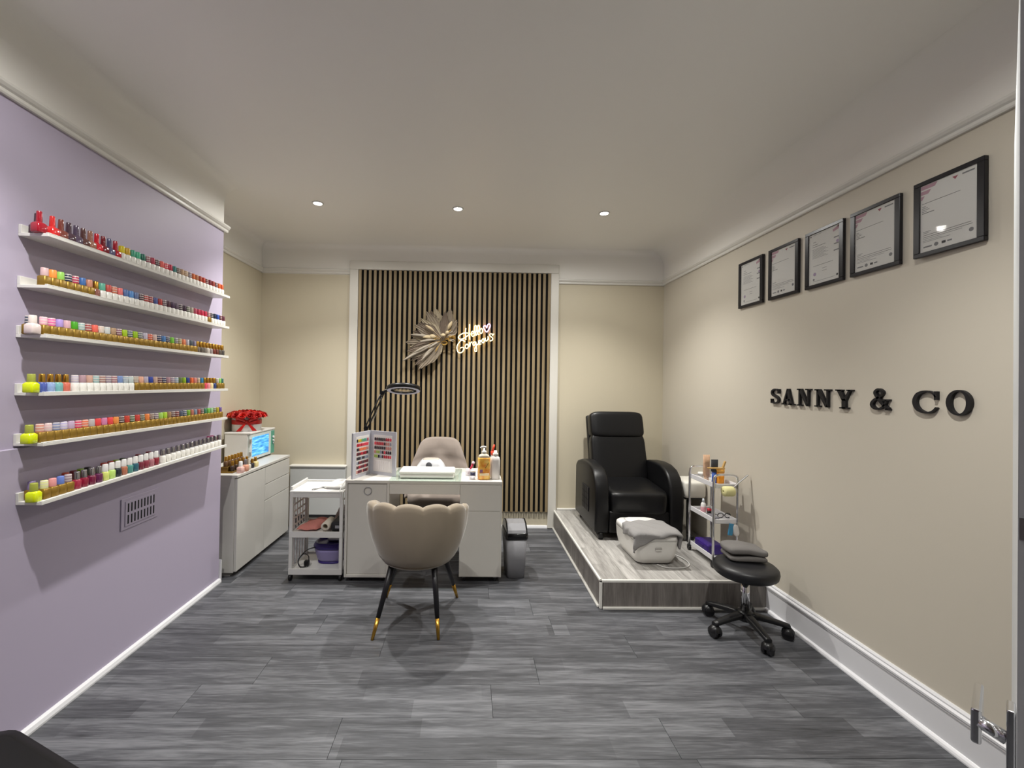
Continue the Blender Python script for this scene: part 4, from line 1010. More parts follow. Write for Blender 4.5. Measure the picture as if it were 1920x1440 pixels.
def pillow(nm, par, c, half, m, M=None, p=0.34, puff=0.0):
    """soft superellipsoid cushion"""
    mb = MB()
    def sg(v, e): return math.copysign(abs(v) ** e, v)
    def fn(u, v):
        a = 2 * PI * u; b = -PI / 2 + PI * v
        x = half[0] * sg(math.cos(b), p) * sg(math.cos(a), p); y = half[1] * sg(math.cos(b), p) * sg(math.sin(a), p); z = half[2] * sg(math.sin(b), p)
        q = Vector((x, y, z)); q = M @ q if M else q
        return Vector(c) + q
    mb.grid(fn, 40, 20, closed_u=True)
    bmesh.ops.remove_doubles(mb.bm, verts=list(mb.bm.verts), dist=1e-5)
    return mb.obj(nm, m, par)
pillow('seat_cushion', rc, (0, -0.07, 0.305), (0.247, 0.275, 0.1), M_LEATH, Euler((R(4), 0, 0)).to_matrix(), 0.3)
MB().span((-0.242, -0.318, 0.055), (0.242, -0.27, 0.225), 0.012, 3).obj('footrest', M_LEATH, rc, smooth=True)
MB().span((-0.242, -0.25, 0.05), (0.242, 0.32, 0.2), 0.01, 1).obj('frame', M_LEATH, rc)
bkM = Euler((R(-17), 0, 0)).to_matrix()
def along(s): return (0, 0.17 + 0.31 * (s - 0.3), 0.38 + s * 0.0)
pillow('back_cushion', rc, (0, 0.205, 0.56), (0.25, 0.07, 0.24), M_LEATH, bkM, 0.3)
pillow('headrest', rc, (0, 0.285, 0.855), (0.248, 0.075, 0.122), M_LEATH, bkM, 0.32)
MB().box((0, 0.29, 0.62), (0.5, 0.05, 0.66), 0.015, 3, M=bkM.to_4x4()).obj('back_shell', M_LEATH, rc, smooth=True)
for x in (-0.3, 0.3):
    for y in (-0.29, 0.29): MB().cyl((x, y, 0), (x, y, 0.055), 0.018, 0.022, n=12).obj('foot', M_BLACKP, rc)

# ================================================================== FOOT SPA AND ITS TOWEL
sp_ = thing('foot_spa', 'white foot spa tub with front grip on the platform', 'foot spa', (1.292, 3.14, PZ + 0.002), R(1))
m_spa = mat('spa_white', '#dcdad5', 0.35)
MB().loft([(0.004, 0.115, 0.155, 0.05), (0.012, 0.128, 0.175, 0.055), (0.05, 0.142, 0.195, 0.055), (0.1, 0.15, 0.205, 0.05), (0.165, 0.153, 0.208, 0.045), (0.167, 0.1535, 0.2085, 0.045)]).obj('tub', m_spa, sp_)
MB().loft([(0.169, 0.154, 0.209, 0.045), (0.198, 0.152, 0.207, 0.05), (0.21, 0.142, 0.197, 0.05), (0.214, 0.12, 0.17, 0.05)]).obj('rim', mat('spa_lid', '#e6e4e0', 0.3), sp_)
MB().loft([(0.213, 0.105, 0.06, 0.04, 0, 0.12), (0.222, 0.09, 0.045, 0.035, 0, 0.12)]).obj('control_dome', MATS['spa_lid'], sp_)
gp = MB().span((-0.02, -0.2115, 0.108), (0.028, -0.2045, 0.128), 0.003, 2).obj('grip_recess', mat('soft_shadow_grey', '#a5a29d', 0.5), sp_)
MB().span((-0.019, -0.2135, 0.106), (0.027, -0.205, 0.113), 0.002, 1).obj('grip_lip', m_spa, gp)
for x in (-0.08, 0.08):
    for y in (-0.12, 0.12): MB().cyl((x, y, 0), (x, y, 0.006), 0.014, n=12).obj('foot', M_BLACKP, sp_)
cbl = MB().tube(smoothpath([(1.30, 2.955, PZ + 0.008), (1.34, 2.915, PZ + 0.0055), (1.42, 2.905, PZ + 0.0055), (1.50, 2.93, PZ + 0.0055), (1.54, 3.0, PZ + 0.0055), (1.53, 3.1, PZ + 0.0055), (1.49, 3.15, PZ + 0.0055)], 6), 0.0035, 6)
tag(cbl.obj('spa_cable', M_WPLAST), 'white power cable looping beside the foot spa', 'cable')
m_gt = mat('grey_terry', '#8b8988', 0.95, noise=0.12, nscale=160, bump=0.6, bscale=380)
tv = MB()
ex, ey, et = 0.157, 0.212, 0.219
def towel(u, v):
    a, b = (u - 0.5) * 0.43, (v - 0.5) * 0.27
    q = R(10); x = a * math.cos(q) - b * math.sin(q) + 0.02; y = a * math.sin(q) + b * math.cos(q) - 0.1
    # left front corner pulled down, right end hanging
    if u < 0.35 and v < 0.5: y -= (0.35 - u) * 0.25 * (0.5 - v)
    z = et + 0.012 + 0.006 * math.sin(7 * u + 2) * math.sin(6 * v) + 0.004 * math.sin(23 * u + 11 * v)
    for val, e, ax in ((x, ex, 0), (y, ey, 1)):
        o_ = abs(val) - e
        if o_ > -0.03:
            k = o_ + 0.03
            dz = k * k / 0.08 if k < 0.05 else 0.03125 + (k - 0.05) * 1.05
            nv_ = math.copysign(e + 0.006 + 0.004 * math.sin(17 * (u + v)), val) if o_ > 0.0 else val
            if o_ > 0 and z - dz < 0.03: dz = z - 0.03
            z -= dz
            if ax == 0: x = nv_
            else: y = nv_
    return Vector((x, y, z))
tv.grid(towel, 44, 30)
for v in tv.bm.verts: v.co.z = max(v.co.z, 0.03)
tvo = tv.obj('grey_towel', m_gt, None, solid=0.012)
tvo.location = (1.292, 3.14, PZ + 0.004)
tag(tvo, 'grey towel draped over the front of the foot spa', 'towel')

# ================================================================== WHITE PADDED REST BEHIND THE CHROME TROLLEY
wr = thing('padded_rest', 'white padded armrest stand with grey metal leg beside the recliner', 'armrest stand', (1.819, 3.56, PZ + 0.002))
pillow('pad', wr, (0, 0, 0.40), (0.089, 0.13, 0.068), mat('white_vinyl', '#dedbd2', 0.4), None, 0.28)
MB().span((-0.07, -0.09, 0.318), (0.07, 0.09, 0.334), 0.002, 1).obj('bracket', M_BLACKP, wr)
MB().cyl((-0.02, -0.05, 0.012), (-0.02, -0.05, 0.32), 0.019, n=18).obj('leg', M_STEEL, wr)
MB().span((-0.09, -0.12, 0), (0.08, 0.1, 0.014), 0.004, 2).obj('base', M_STEEL, wr)
sk = thing('wall_socket_box', 'white ribbed socket box low on the wall behind the armrest stand', 'socket', (XR - 0.001, 3.86, 0.36))
MB().span((-0.03, -0.05, 0), (0, 0.05, 0.11), 0.005, 2).obj('housing', M_WPLAST, sk)
MB().span((-0.034, -0.03, 0.03), (-0.029, 0.03, 0.08), 0.002, 1).obj('cover', mat('grey_cover', '#b8b6b2', 0.4), sk)

pa = thing('power_adapter', 'black power adapter with white cable between recliner and armrest stand', 'power adapter', (1.752, 3.39, PZ + 0.002))
MB().box((0, 0, 0.03), (0.035, 0.06, 0.06), 0.005, 2).obj('block', M_BLACKP, pa)
MB().tube(smoothpath([(0, -0.03, 0.02), (0.01, -0.08, 0.0045), (0.04, -0.1, 0.0045), (0.06, -0.05, 0.0045)], 5), 0.0035, 6).obj('lead', M_WPLAST, pa)

# ================================================================== CHROME TROLLEY
AX0, AX1, AY0, AY1 = 1.672, 1.838, 2.93, 3.25
at = thing('chrome_trolley', 'narrow chrome trolley with white trays against the right wall', 'trolley', ((AX0 + AX1) / 2, (AY0 + AY1) / 2, PZ + 0.002))
hw, hd = (AX1 - AX0) / 2, (AY1 - AY0) / 2
for sy in (-1, 1):
    pts = [(-hw, sy * hd, 0.04), (-hw, sy * hd, 0.3), (-hw, sy * hd, 0.55)]
    for i in range(9):
        a = R(180 - 180 * i / 8); pts.append((hw * math.copysign(abs(math.cos(a)) ** 0.55, math.cos(a)), sy * hd, 0.585 + 0.045 * math.sin(a) ** 0.6 if 0 < i < 8 else 0.575))
    pts += [(hw, sy * hd, 0.55), (hw, sy * hd, 0.3), (hw, sy * hd, 0.04)]
    MB().tube(pts, 0.008, 10).obj('frame_arch', M_CHROME, at)
m_tray = mat('tray_white', '#d9d8da', 0.2, coat=0.3)
for z in (0.045, 0.305, 0.545):
    tm = MB().span((-hw + 0.009, -hd + 0.002, z - 0.006), (hw - 0.009, hd - 0.002, z), 0.002, 1)
    tm.obj('tray', m_tray, at)
    for s in (-1, 1):
        MB().span((s * (hw - 0.009) - 0.003, -hd, z - 0.008), (s * (hw - 0.009) + 0.003, hd, z + 0.026), 0.002, 1).obj('tray_edge', m_tray, at)
        MB().span((-hw + 0.012, s * hd - 0.003, z - 0.008), (hw - 0.012, s * hd + 0.003, z + 0.022), 0.002, 1).obj('tray_edge', m_tray, at)
for sx in (-1, 1):
    for sy in (-1, 1):
        c = MB().cyl((sx * hw - 0.008, sy * hd, 0.018), (sx * hw + 0.008, sy * hd, 0.018), 0.018, n=14).obj('castor', M_BLACKP, at)
        MB().span((sx * hw - 0.011, sy * hd - 0.012, 0.024), (sx * hw + 0.011, sy * hd + 0.012, 0.042), 0.003, 1).obj('castor_fork', M_BLACKP, c)
AC = Vector(((AX0 + AX1) / 2, (AY0 + AY1) / 2, PZ + 0.002))
Z3, Z2, Z1 = AC.z + 0.5455, AC.z + 0.3055, AC.z + 0.0455
def tube_bottle(name, label, x, y, z, h, w_, m, capm, cap_h=0.02):
    t = thing(name, label, 'tube', (x, y, z))
    MB().loft([(cap_h, w_ * 0.72, w_ * 0.72, w_ * 0.7), (cap_h + 0.01, w_, w_ * 0.9, w_ * 0.7), (h * 0.7, w_ * 1.05, w_ * 0.5, w_ * 0.4), (h, w_ * 1.15, 0.002, 0.0015)]).obj('tube', m, t)
    MB().cyl((0, 0, 0), (0, 0, cap_h), w_ * 0.75, n=16).obj('cap', capm, t)
    return t
t = tube_bottle('cream_tube', 'tall beige printed cream tube on the chrome trolley top', AC.x - 0.035, AC.y + 0.02, Z3, 0.19, 0.021, mat('beige_print', '#cfa98a', 0.4, noise=0.35, nscale=55), mat('beige_cap', '#d8b89c', 0.4), 0.03)
t = tube_bottle('blue_tube', 'black and blue cream tube on the chrome trolley top', AC.x - 0.005, AC.y - 0.03, Z3, 0.165, 0.022, mat('black_print', '#2a2c30', 0.4, noise=0.3, nscale=50), mat('blue_cap', '#2f55a8', 0.3), 0.075)
t = thing('orange_scrub_tub', 'orange scrub tub on the chrome trolley top tray', 'tub', (AC.x + 0.028, AC.y - 0.045, Z3))
MB().lathe([(0, 0), (0.024, 0), (0.026, 0.004), (0.026, 0.08), (0, 0.08)], n=20).obj('tub', mat('orange_tub', '#dd8f22', 0.3), t)
MB().lathe([(0, 0.08), (0.028, 0.08), (0.028, 0.1), (0, 0.1)], n=20).obj('lid', mat('orange_lid', '#e2a84a', 0.35), t)
t = thing('white_cream_jar', 'white cream jar at the back of the trolley top', 'jar', (AC.x - 0.03, AC.y + 0.085, Z3))
MB().lathe([(0, 0), (0.026, 0), (0.028, 0.004), (0.028, 0.03), (0, 0.03)], n=20).obj('jar_body', M_WPLAST, t)
MB().lathe([(0, 0.03), (0.03, 0.03), (0.03, 0.048), (0.027, 0.05), (0, 0.05)], n=20).obj('lid', M_WPLAST, t)
t = thing('wooden_foot_file', 'wooden foot file lying across the tubs on the trolley', 'foot file', (AC.x - 0.01, AC.y - 0.06, Z3 + 0.103))
m_wd = mat('pale_wood', '#c09a5c', 0.6, noise=0.2, nscale=60)
MB().box((0, 0, 0.006), (0.12, 0.02, 0.009), 0.003, 2).obj('handle', m_wd, t)
MB().box((0.055, 0.0, 0.03), (0.012, 0.016, 0.055), 0.003, 2, M=Euler((0, R(20), 0)).to_matrix().to_4x4()).obj('paddle', m_wd, t)
t = thing('cotton_roll', 'pale yellow cotton roll tied to the front of the trolley', 'cotton roll', (AC.x - 0.005, AY0 - 0.028, Z3 - 0.04))
MB().lathe([(0.008, -0.034), (0.03, -0.034), (0.034, -0.026), (0.034, 0.026), (0.03, 0.034), (0.008, 0.034), (0.008, -0.034)], n=22, M=Euler((0, R(90), R(0))).to_matrix(), c=(0, -0.01, 0.02)).obj('roll', mat('pale_yellow', '#d9d39a', 0.8, bump=0.3, bscale=200), t)
t = thing('nail_file_bar', 'long silver file pointing up from the trolley corner', 'nail file', (AX1 - 0.045, AY0 - 0.02, Z3 - 0.01))
MB().box((0.045, 0, 0.05), (0.15, 0.012, 0.008), 0.002, 1, M=Euler((0, R(-40), 0)).to_matrix().to_4x4()).obj('bar', M_STEEL, t)
MB().cyl((0.0, 0, 0.0), (0.0, 0.02, 0.006), 0.008, n=10).obj('clip', M_BLACKP, t)
t = thing('white_spray_bottle', 'white spray bottle on the chrome trolley middle tray', 'spray bottle', (AC.x - 0.035, AC.y + 0.055, Z2))
MB().lathe([(0, 0), (0.017, 0), (0.018, 0.003), (0.018, 0.065), (0.008, 0.08), (0, 0.08)], n=18).obj('body', M_WPLAST, t)
MB().cyl((0, 0, 0.08), (0, 0, 0.105), 0.010, 0.006, n=14).obj('nozzle', mat('clear_nozzle', '#d6dde2', 0.2), t)
MB().lathe([(0.0183, 0.012), (0.0187, 0.014), (0.0187, 0.045), (0.0183, 0.047)], n=18).obj('label_band', mat('pink_label', '#d8a0a8', 0.4), t)
t = thing('red_black_bottle', 'small red and black bottle beside the white spray bottle', 'bottle', (AC.x - 0.015, AC.y + 0.012, Z2))
MB().lathe([(0, 0), (0.014, 0), (0.015, 0.03), (0, 0.03)], n=16).obj('body', mat('black_gloss', '#1c1a1c', 0.2), t)
MB().lathe([(0, 0.03), (0.015, 0.03), (0.015, 0.045), (0, 0.045)], n=16).obj('cap', mat('red_gloss', '#b82838', 0.25), t)
t = thing('grey_case', 'small grey case on the trolley middle tray', 'case', (AC.x - 0.035, AC.y - 0.075, Z2))
MB().box((0, 0, 0.011), (0.035, 0.1, 0.022), 0.004, 2).obj('case', mat('case_grey', '#6b6a70', 0.5), t)
gl_ = thing('spectacles', 'black rimmed spectacles on the chrome trolley middle tray', 'glasses', (AC.x + 0.035, AC.y - 0.085, Z2 + 0.0245))
sg_ = MB()
for s in (-1, 1):
    sg_.tube([(s * 0.025 + 0.02 * math.cos(2 * PI * i / 16), 0.0, 0.0 + 0.016 * math.sin(2 * PI * i / 16)) for i in range(16)], 0.0028, 6, closed=True)
    sg_.tube([(s * 0.045, 0, 0.004), (s * 0.047, 0.06, -0.004), (s * 0.043, 0.1, -0.02)], 0.0025, 6)
sg_.tube([(-0.006, 0, 0.004), (0.006, 0, 0.004)], 0.0025, 6)
sg_.obj('spectacle_frame', M_BLACKP, gl_)
t = thing('blue_glove_pack', 'blue pack and white gloves hanging from the trolley front', 'glove pack', (AX1 - 0.06, AY0 - 0.02, Z2 - 0.04))
MB().box((0, -0.004, 0.0), (0.03, 0.012, 0.08), 0.004, 2, M=Euler((0, R(8), 0)).to_matrix().to_4x4()).obj('pack', mat('blue_pack', '#3f86ac', 0.4), t)
pillow('gloves', t, (0.034, -0.004, -0.005), (0.02, 0.012, 0.04), mat('glove_white', '#d9d6d4', 0.6), Euler((0, R(-12), 0)).to_matrix(), 0.7)
t = thing('purple_case', 'dark purple boxed kit on the chrome trolley bottom tray', 'case', (AC.x - 0.01, AC.y + 0.02, Z1))
MB().box((0, 0, 0.035), (0.12, 0.18, 0.07), 0.012, 3).obj('case', mat('deep_purple', '#35206e', 0.4), t)
MB().box((-0.058, 0.0, 0.045), (0.012, 0.07, 0.022), 0.005, 2).obj('handle', MATS['deep_purple'], t)

# ================================================================== ROLLING STOOL
SX, SY = 1.608, 2.485
so = thing('rolling_stool', 'black round rolling stool with chrome column by the platform', 'stool', (SX, SY, 0), R(0))
MB().lathe([(0, 0.322), (0.11, 0.322), (0.148, 0.326), (0.163, 0.338), (0.168, 0.36), (0.165, 0.378), (0.152, 0.39), (0.09, 0.396), (0, 0.397)], n=48).obj('seat', mat('black_vinyl', '#18181b', 0.42, bump=0.1, bscale=200), so)
MB().lathe([(0, 0.3), (0.06, 0.3), (0.075, 0.31), (0.075, 0.323), (0, 0.323)], n=24).obj('seat_plate', M_BLACKM, so)
MB().cyl((0, 0, 0.12), (0, 0, 0.305), 0.0225, n=20).obj('column', M_CHROME, so)
MB().cyl((0.06, -0.03, 0.312), (0.13, -0.07, 0.308), 0.006, n=8).obj('lever', M_BLACKP, so)
MB().lathe([(0, 0.07), (0.04, 0.07), (0.045, 0.085), (0.04, 0.115), (0.03, 0.125), (0, 0.125)], n=24).obj('hub', M_BLACKP, so)
for k in range(5):
    a = R(195 + 72 * k); ca, sa = math.cos(a), math.sin(a)
    lg = MB(); M_ = Matrix.Rotation(a, 4, 'Z')
    def lp_(u, v):
        x = 0.03 + 0.19 * u; zc = 0.1 - 0.028 * u ** 1.4; wd = 0.026 - 0.010 * u; th = 0.017 - 0.005 * u; q = 2 * PI * v
        return M_ @ Vector((x, wd * math.copysign(abs(math.cos(q)) ** 0.6, math.cos(q)), zc + th * math.copysign(abs(math.sin(q)) ** 0.6, math.sin(q))))
    V = [[lg.bm.verts.new(lp_(i / 8, j / 14)) for j in range(14)] for i in range(9)]
    for i in range(8):
        for j in range(14): lg.bm.faces.new((V[i][j], V[i][(j + 1) % 14], V[i + 1][(j + 1) % 14], V[i + 1][j])).smooth = True
    lg.bm.faces.new(V[0]); lg.bm.faces.new(V[8][::-1])
    lo_ = lg.obj('leg', M_BLACKP, so)
    c = Vector((0.212 * ca, 0.212 * sa, 0.03)); tn = Vector((-sa, ca, 0)); sw = R(35 * k)
    ax = Vector((math.cos(a + sw), math.sin(a + sw), 0))
    w1 = MB().cyl(c - ax * 0.022, c - ax * 0.005, 0.03, n=20).cyl(c + ax * 0.005, c + ax * 0.022, 0.03, n=20)
    w1.lathe([(0.006, 0.0), (0.006, 0.035)], c=c, n=10)
    w1.obj('castor', mat('castor_black', '#1b1b1e', 0.3), lo_)
    MB().lathe([(0.0, 0.036), (0.018, 0.034), (0.03, 0.02), (0.033, 0.004)], c=c, n=16).obj('castor_hood', M_BLACKP, lo_)
# towel on the stool
m_gt2 = mat('dark_grey_terry', '#6a6765', 0.95, bump=0.5, bscale=380)
stt = thing('grey_stool_towel', 'folded dark grey towel lying on the rolling stool', 'towel', (SX + 0.03, SY + 0.065, 0.3975), R(-8))
def foldt(mb, z0, z1, hx_, hy_, ph):
    def fn(u, v):
        a = 2 * PI * u; b = -PI / 2 + PI * v
        sg = lambda q, e: math.copysign(abs(q) ** e, q)
        x = hx_ * sg(math.cos(b), 0.35) * sg(math.cos(a), 0.3); y = hy_ * sg(math.cos(b), 0.35) * sg(math.sin(a), 0.3)
        z = (z0 + z1) / 2 + (z1 - z0) / 2 * sg(math.sin(b), 0.6)
        z += (0.005 * math.sin(30 * x + ph) + 0.004 * math.sin(47 * y + 2 * ph) - 0.06 * x * (z / 0.08)) * min(1, z / 0.03)
        return Vector((x, y, max(0.0, z)))
    mb.grid(fn, 44, 16, closed_u=True)
    return mb
foldt(MB(), 0.0, 0.036, 0.105, 0.082, 0.4).obj('fold', m_gt2, stt)
foldt(MB(), 0.034, 0.075, 0.11, 0.078, 1.9).obj('fold', m_gt2, stt)
# ================================================================== CERTIFICATES ON THE RIGHT WALL
M_FRAME = mat('black_frame', '#15131a', 0.3)
M_PAPER = mat('certificate_paper', '#efeeea', 0.7)
PRN = [mat('ink_dark', '#4a4a4c', 0.7), mat('ink_grey', '#8e8e90', 0.7), mat('print_pink', '#c9a2b0', 0.7), mat('print_red', '#a85868', 0.7), mat('print_lilac', '#b8a4c4', 0.7)]
M_PGL = sheet_glass('frame_glass', '#f4f4f4')
CERT = [(2.913, 1, 'smallest looking one, farthest left'), (2.605, 0, 'second from the far corner, with pink corner'), (2.301, 1, 'middle of the row, with bluish frame top'),
        (2.008, 0, 'fourth from the far corner'), (1.69, 0, 'nearest the camera, with light reflection')]
for i, (yc, kind, where) in enumerate(CERT):
    t = thing('certificate_frame', 'black framed certificate on the cream wall, ' + where, 'picture frame', (XR, yc, 2.122), 0, 'framed certificates')
    if i == 4: t.rotation_euler = (0, 0, R(1.7)); t.location.x -= 0.004
    W, H, bw, bh = 0.126, 0.1585, 0.025, 0.0175
    for lo, hi in (((-0.018, -W, H - bh), (-0.001, W, H)), ((-0.018, -W, -H), (-0.001, W, -H + bh)),
                   ((-0.018, -W, -H + bh), (-0.001, -W + bw, H - bh)), ((-0.018, W - bw, -H + bh), (-0.001, W, H - bh))):
        MB().span(lo, hi, 0.0015, 1).obj('frame_bar', M_FRAME, t)
    MB().span((-0.012, -W + bw, -H + bh), (-0.009, W - bw, H - bh)).obj('paper', M_PAPER, t)
    MB().span((-0.0165, -W + bw, -H + bh), (-0.0145, W - bw, H - bh)).obj('glass', M_PGL, t)
    pr = MB()
    def ln(u0, u1, v, th, mi):   # u: 0 left .. 1 right as read, v: 0 top .. 1 bottom
        w2, h2 = W - bw, H - bh
        y0, y1 = w2 - 2 * w2 * u0, w2 - 2 * w2 * u1; z = h2 - 2 * h2 * v
        pr.span((-0.0123, y1, z - th), (-0.0119, y0, z + th), mi=mi)
    def tri(pts, mi):
        w2, h2 = W - bw, H - bh
        pr.prism([(w2 - 2 * w2 * u, h2 - 2 * h2 * v) for u, v in pts], lambda a, b, q: Vector((q, a, b)), -0.0123, -0.0119, mi=mi)
    def dot(u, v, r, mi):
        w2, h2 = W - bw, H - bh
        pr.prism([(w2 - 2 * w2 * u + r * math.cos(q), h2 - 2 * h2 * v + r * math.sin(q)) for q in [2 * PI * k / 14 for k in range(14)]], lambda a, b, q: Vector((q, a, b)), -0.0123, -0.0119, mi=mi)
    if kind == 0:
        for a in (0.0, 0.075, 0.15): tri([(0.005, 0.01 + a), (0.32 - 1.6 * a, 0.01 + a), (0.27 - 1.6 * a, 0.065 + a), (0.005, 0.065 + a)], 2)
        tri([(0.58, 0.045), (0.68, 0.045), (0.63, 0.09)], 3)
        ln(0.75, 0.95, 0.055, 0.003, 1)
        ln(0.03, 0.72, 0.275, 0.0008, 0)
        for v, u1 in ((0.32, 0.1), (0.345, 0.14), (0.37, 0.17), (0.395, 0.12), (0.42, 0.26)): ln(0.03, u1, v, 0.0012, 1 if v < 0.4 else 0)
        for v, u1 in ((0.70, 0.2), (0.72, 0.16)): ln(0.05, u1, v, 0.001, 1)
        for v, u1 in ((0.75, 0.9), (0.78, 0.92), (0.805, 0.75), (0.83, 0.4), (0.85, 0.55)): ln(0.05, u1, v, 0.0008, 0 if v < 0.79 else 1)
        ln(0.06, 0.22, 0.925, 0.003, 1); dot(0.3, 0.92, 0.008, 1); ln(0.4, 0.47, 0.92, 0.005, 0); ln(0.5, 0.58, 0.92, 0.003, 1)
        dot(0.9, 0.86, 0.008, 1)
    else:
        dot(0.06, 0.04, 0.004, 0); ln(0.14, 0.42, 0.03, 0.001, 1)
        tri([(0.78, 0.06), (0.98, 0.02), (0.98, 0.08), (0.8, 0.11)], 2); tri([(0.9, 0.03), (0.99, 0.0), (0.99, 0.06)], 3)
        for v, u0, u1 in ((0.17, 0.14, 0.24), (0.22, 0.12, 0.3), (0.26, 0.12, 0.55)): ln(u0, u1, v, 0.0014, 1)
        for k in range(9): ln(0.12, 0.5 + 0.2 * ((k * 7) % 3) / 3, 0.31 + k * 0.022, 0.0008, 1)
        for v in (0.22, 0.34, 0.46): ln(0.82, 0.98, v, 0.003, 1)
        dot(0.93, 0.3, 0.008, 4)
        ln(0.15, 0.8, 0.64, 0.0008, 0); ln(0.45, 0.6, 0.72, 0.001, 1); ln(0.45, 0.6, 0.77, 0.001, 1); dot(0.2, 0.8, 0.01, 4); dot(0.17, 0.9, 0.006, 1)
        ln(0.15, 0.85, 0.94, 0.0008, 1); dot(0.93, 0.92, 0.006, 0)
    o = pr.obj('print', PRN, t, recalc=False); o['kind'] = 'stuff'

# ================================================================== WALL LETTERS
M_LET = mat('black_letters', '#121116', 0.5)
def letter(ch, y0, wd, z0, h, label):
    """strokes in letter space: u 0..1 across, v 0..1 up"""
    t = MB()
    XF = XR - 0.0005
    def W(u, v, d): return Vector((XF - d, y0 - u * wd, z0 + v * h))
    def bar(p): t.prism(p, lambda u, v, d: W(u, v, d), 0.0, 0.014)
    def stroke(pts, ws):
        P = smoothpath([(a, b, 0) for a, b in pts], 6); n = len(P)
        Lf, Rt = [], []
        for i, p in enumerate(P):
            d = P[min(i + 1, n - 1)] - P[max(i - 1, 0)]; d = Vector((d.x * wd, d.y * h, 0)).normalized()
            k = i / (n - 1) * (len(ws) - 1); j = min(int(k), len(ws) - 2); wv = ws[j] + (ws[j + 1] - ws[j]) * (k - j)
            nn = Vector((-d.y / wd, d.x / h, 0)) * wv * h * 0.38
            Lf.append(p + nn); Rt.append(p - nn)
        for i in range(n - 1):
            t.prism([(Rt[i].x, Rt[i].y), (Rt[i + 1].x, Rt[i + 1].y), (Lf[i + 1].x, Lf[i + 1].y), (Lf[i].x, Lf[i].y)], lambda u, v, d: W(u, v, d), 0.0, 0.014)
    def rect(u0, u1, v0, v1): bar([(u0, v0), (u1, v0), (u1, v1), (u0, v1)])
    sv = 0.075                                                   # serif height
    if ch == 'S':
        stroke([(0.86, 0.74), (0.78, 0.9), (0.5, 0.97), (0.22, 0.88), (0.14, 0.72), (0.3, 0.57), (0.65, 0.46), (0.86, 0.3), (0.78, 0.12), (0.5, 0.03), (0.22, 0.1), (0.12, 0.28)],
               [0.09, 0.1, 0.1, 0.15, 0.19, 0.21, 0.21, 0.19, 0.15, 0.1, 0.1, 0.09])
        rect(0.78, 0.93, 0.68, 0.98); rect(0.05, 0.2, 0.02, 0.32)
    elif ch == 'A':
        bar([(0.08, 0.0), (0.2, 0.0), (0.54, 1.0), (0.44, 1.0)]); bar([(0.62, 0.0), (0.88, 0.0), (0.58, 1.0), (0.42, 1.0)])
        rect(0.27, 0.7, 0.27, 0.36); rect(0.0, 0.32, 0, sv); rect(0.54, 1.0, 0, sv)
    elif ch == 'N':
        rect(0.13, 0.23, 0, 1); rect(0.77, 0.87, 0, 1); bar([(0.1, 1.0), (0.33, 1.0), (0.88, 0.0), (0.7, 0.0)])
        rect(0.0, 0.36, 0, sv); rect(0.0, 0.3, 1 - sv, 1); rect(0.62, 1.0, 1 - sv, 1)
    elif ch == 'Y':
        rect(0.39, 0.62, 0, 0.5); bar([(0.06, 1.0), (0.32, 1.0), (0.62, 0.42), (0.4, 0.42)]); bar([(0.78, 1.0), (0.9, 1.0), (0.62, 0.4), (0.5, 0.46)])
        rect(0.0, 0.42, 1 - sv, 1); rect(0.66, 1.0, 1 - sv, 1); rect(0.25, 0.76, 0, sv)
    elif ch == '&':
        stroke([(0.96, 0.06), (0.7, 0.24), (0.4, 0.58), (0.26, 0.8), (0.44, 0.95), (0.64, 0.82), (0.56, 0.64), (0.2, 0.42), (0.1, 0.22), (0.26, 0.06), (0.52, 0.06), (0.76, 0.24), (0.84, 0.46)],
               [0.14, 0.18, 0.19, 0.16, 0.11, 0.15, 0.11, 0.16, 0.2, 0.14, 0.1, 0.09, 0.08])
        rect(0.68, 1.0, 0.42, 0.5); rect(0.8, 1.02, 0.0, sv)
    elif ch == 'C':
        stroke([(0.92, 0.72), (0.78, 0.9), (0.52, 0.96), (0.22, 0.82), (0.1, 0.5), (0.22, 0.18), (0.52, 0.04), (0.78, 0.1), (0.94, 0.28)],
               [0.09, 0.09, 0.1, 0.2, 0.24, 0.2, 0.1, 0.09, 0.08])
        rect(0.87, 0.96, 0.6, 0.97)
    elif ch == 'O':
        pts = [(0.5 + 0.41 * math.cos(2 * PI * i / 24 + PI / 2), 0.5 + 0.465 * math.sin(2 * PI * i / 24 + PI / 2)) for i in range(25)]
        stroke(pts, [0.09 + 0.13 * math.sin(2 * PI * i / 24) ** 2 for i in range(25)])
    bmesh.ops.remove_doubles(t.bm, verts=list(t.bm.verts), dist=1e-6)
    o = t.obj('letter_sign', M_LET, recalc=False)
    bm = bmesh.new(); bm.from_mesh(o.data); bmesh.ops.recalc_face_normals(bm, faces=list(bm.faces)); bm.to_mesh(o.data); bm.free()
    return tag(o, label, 'letter', 'black wall lettering')
for ch, y0, y1, z0, z1, lab in (('S', 2.706, 2.624, 1.310, 1.402, 'black wall letter S at the left end of the lettering'),
        ('A', 2.607, 2.506, 1.307, 1.403, 'black wall letter A after the S'), ('N', 2.483, 2.383, 1.306, 1.404, 'black wall letter N, first of the two, after the A'),
        ('N', 2.354, 2.25, 1.307, 1.403, 'black wall letter N, second of the two, before the Y'), ('Y', 2.218, 2.117, 1.306, 1.403, 'black wall letter Y before the ampersand'),
        ('&', 2.024, 1.928, 1.311, 1.412, 'black wall ampersand between Y and C'), ('C', 1.827, 1.724, 1.308, 1.404, 'black wall letter C after the ampersand'),
        ('O', 1.693, 1.607, 1.308, 1.408, 'black wall letter O at the right end of the lettering')):
    letter(ch, y0, y0 - y1, z0, z1 - z0, lab)

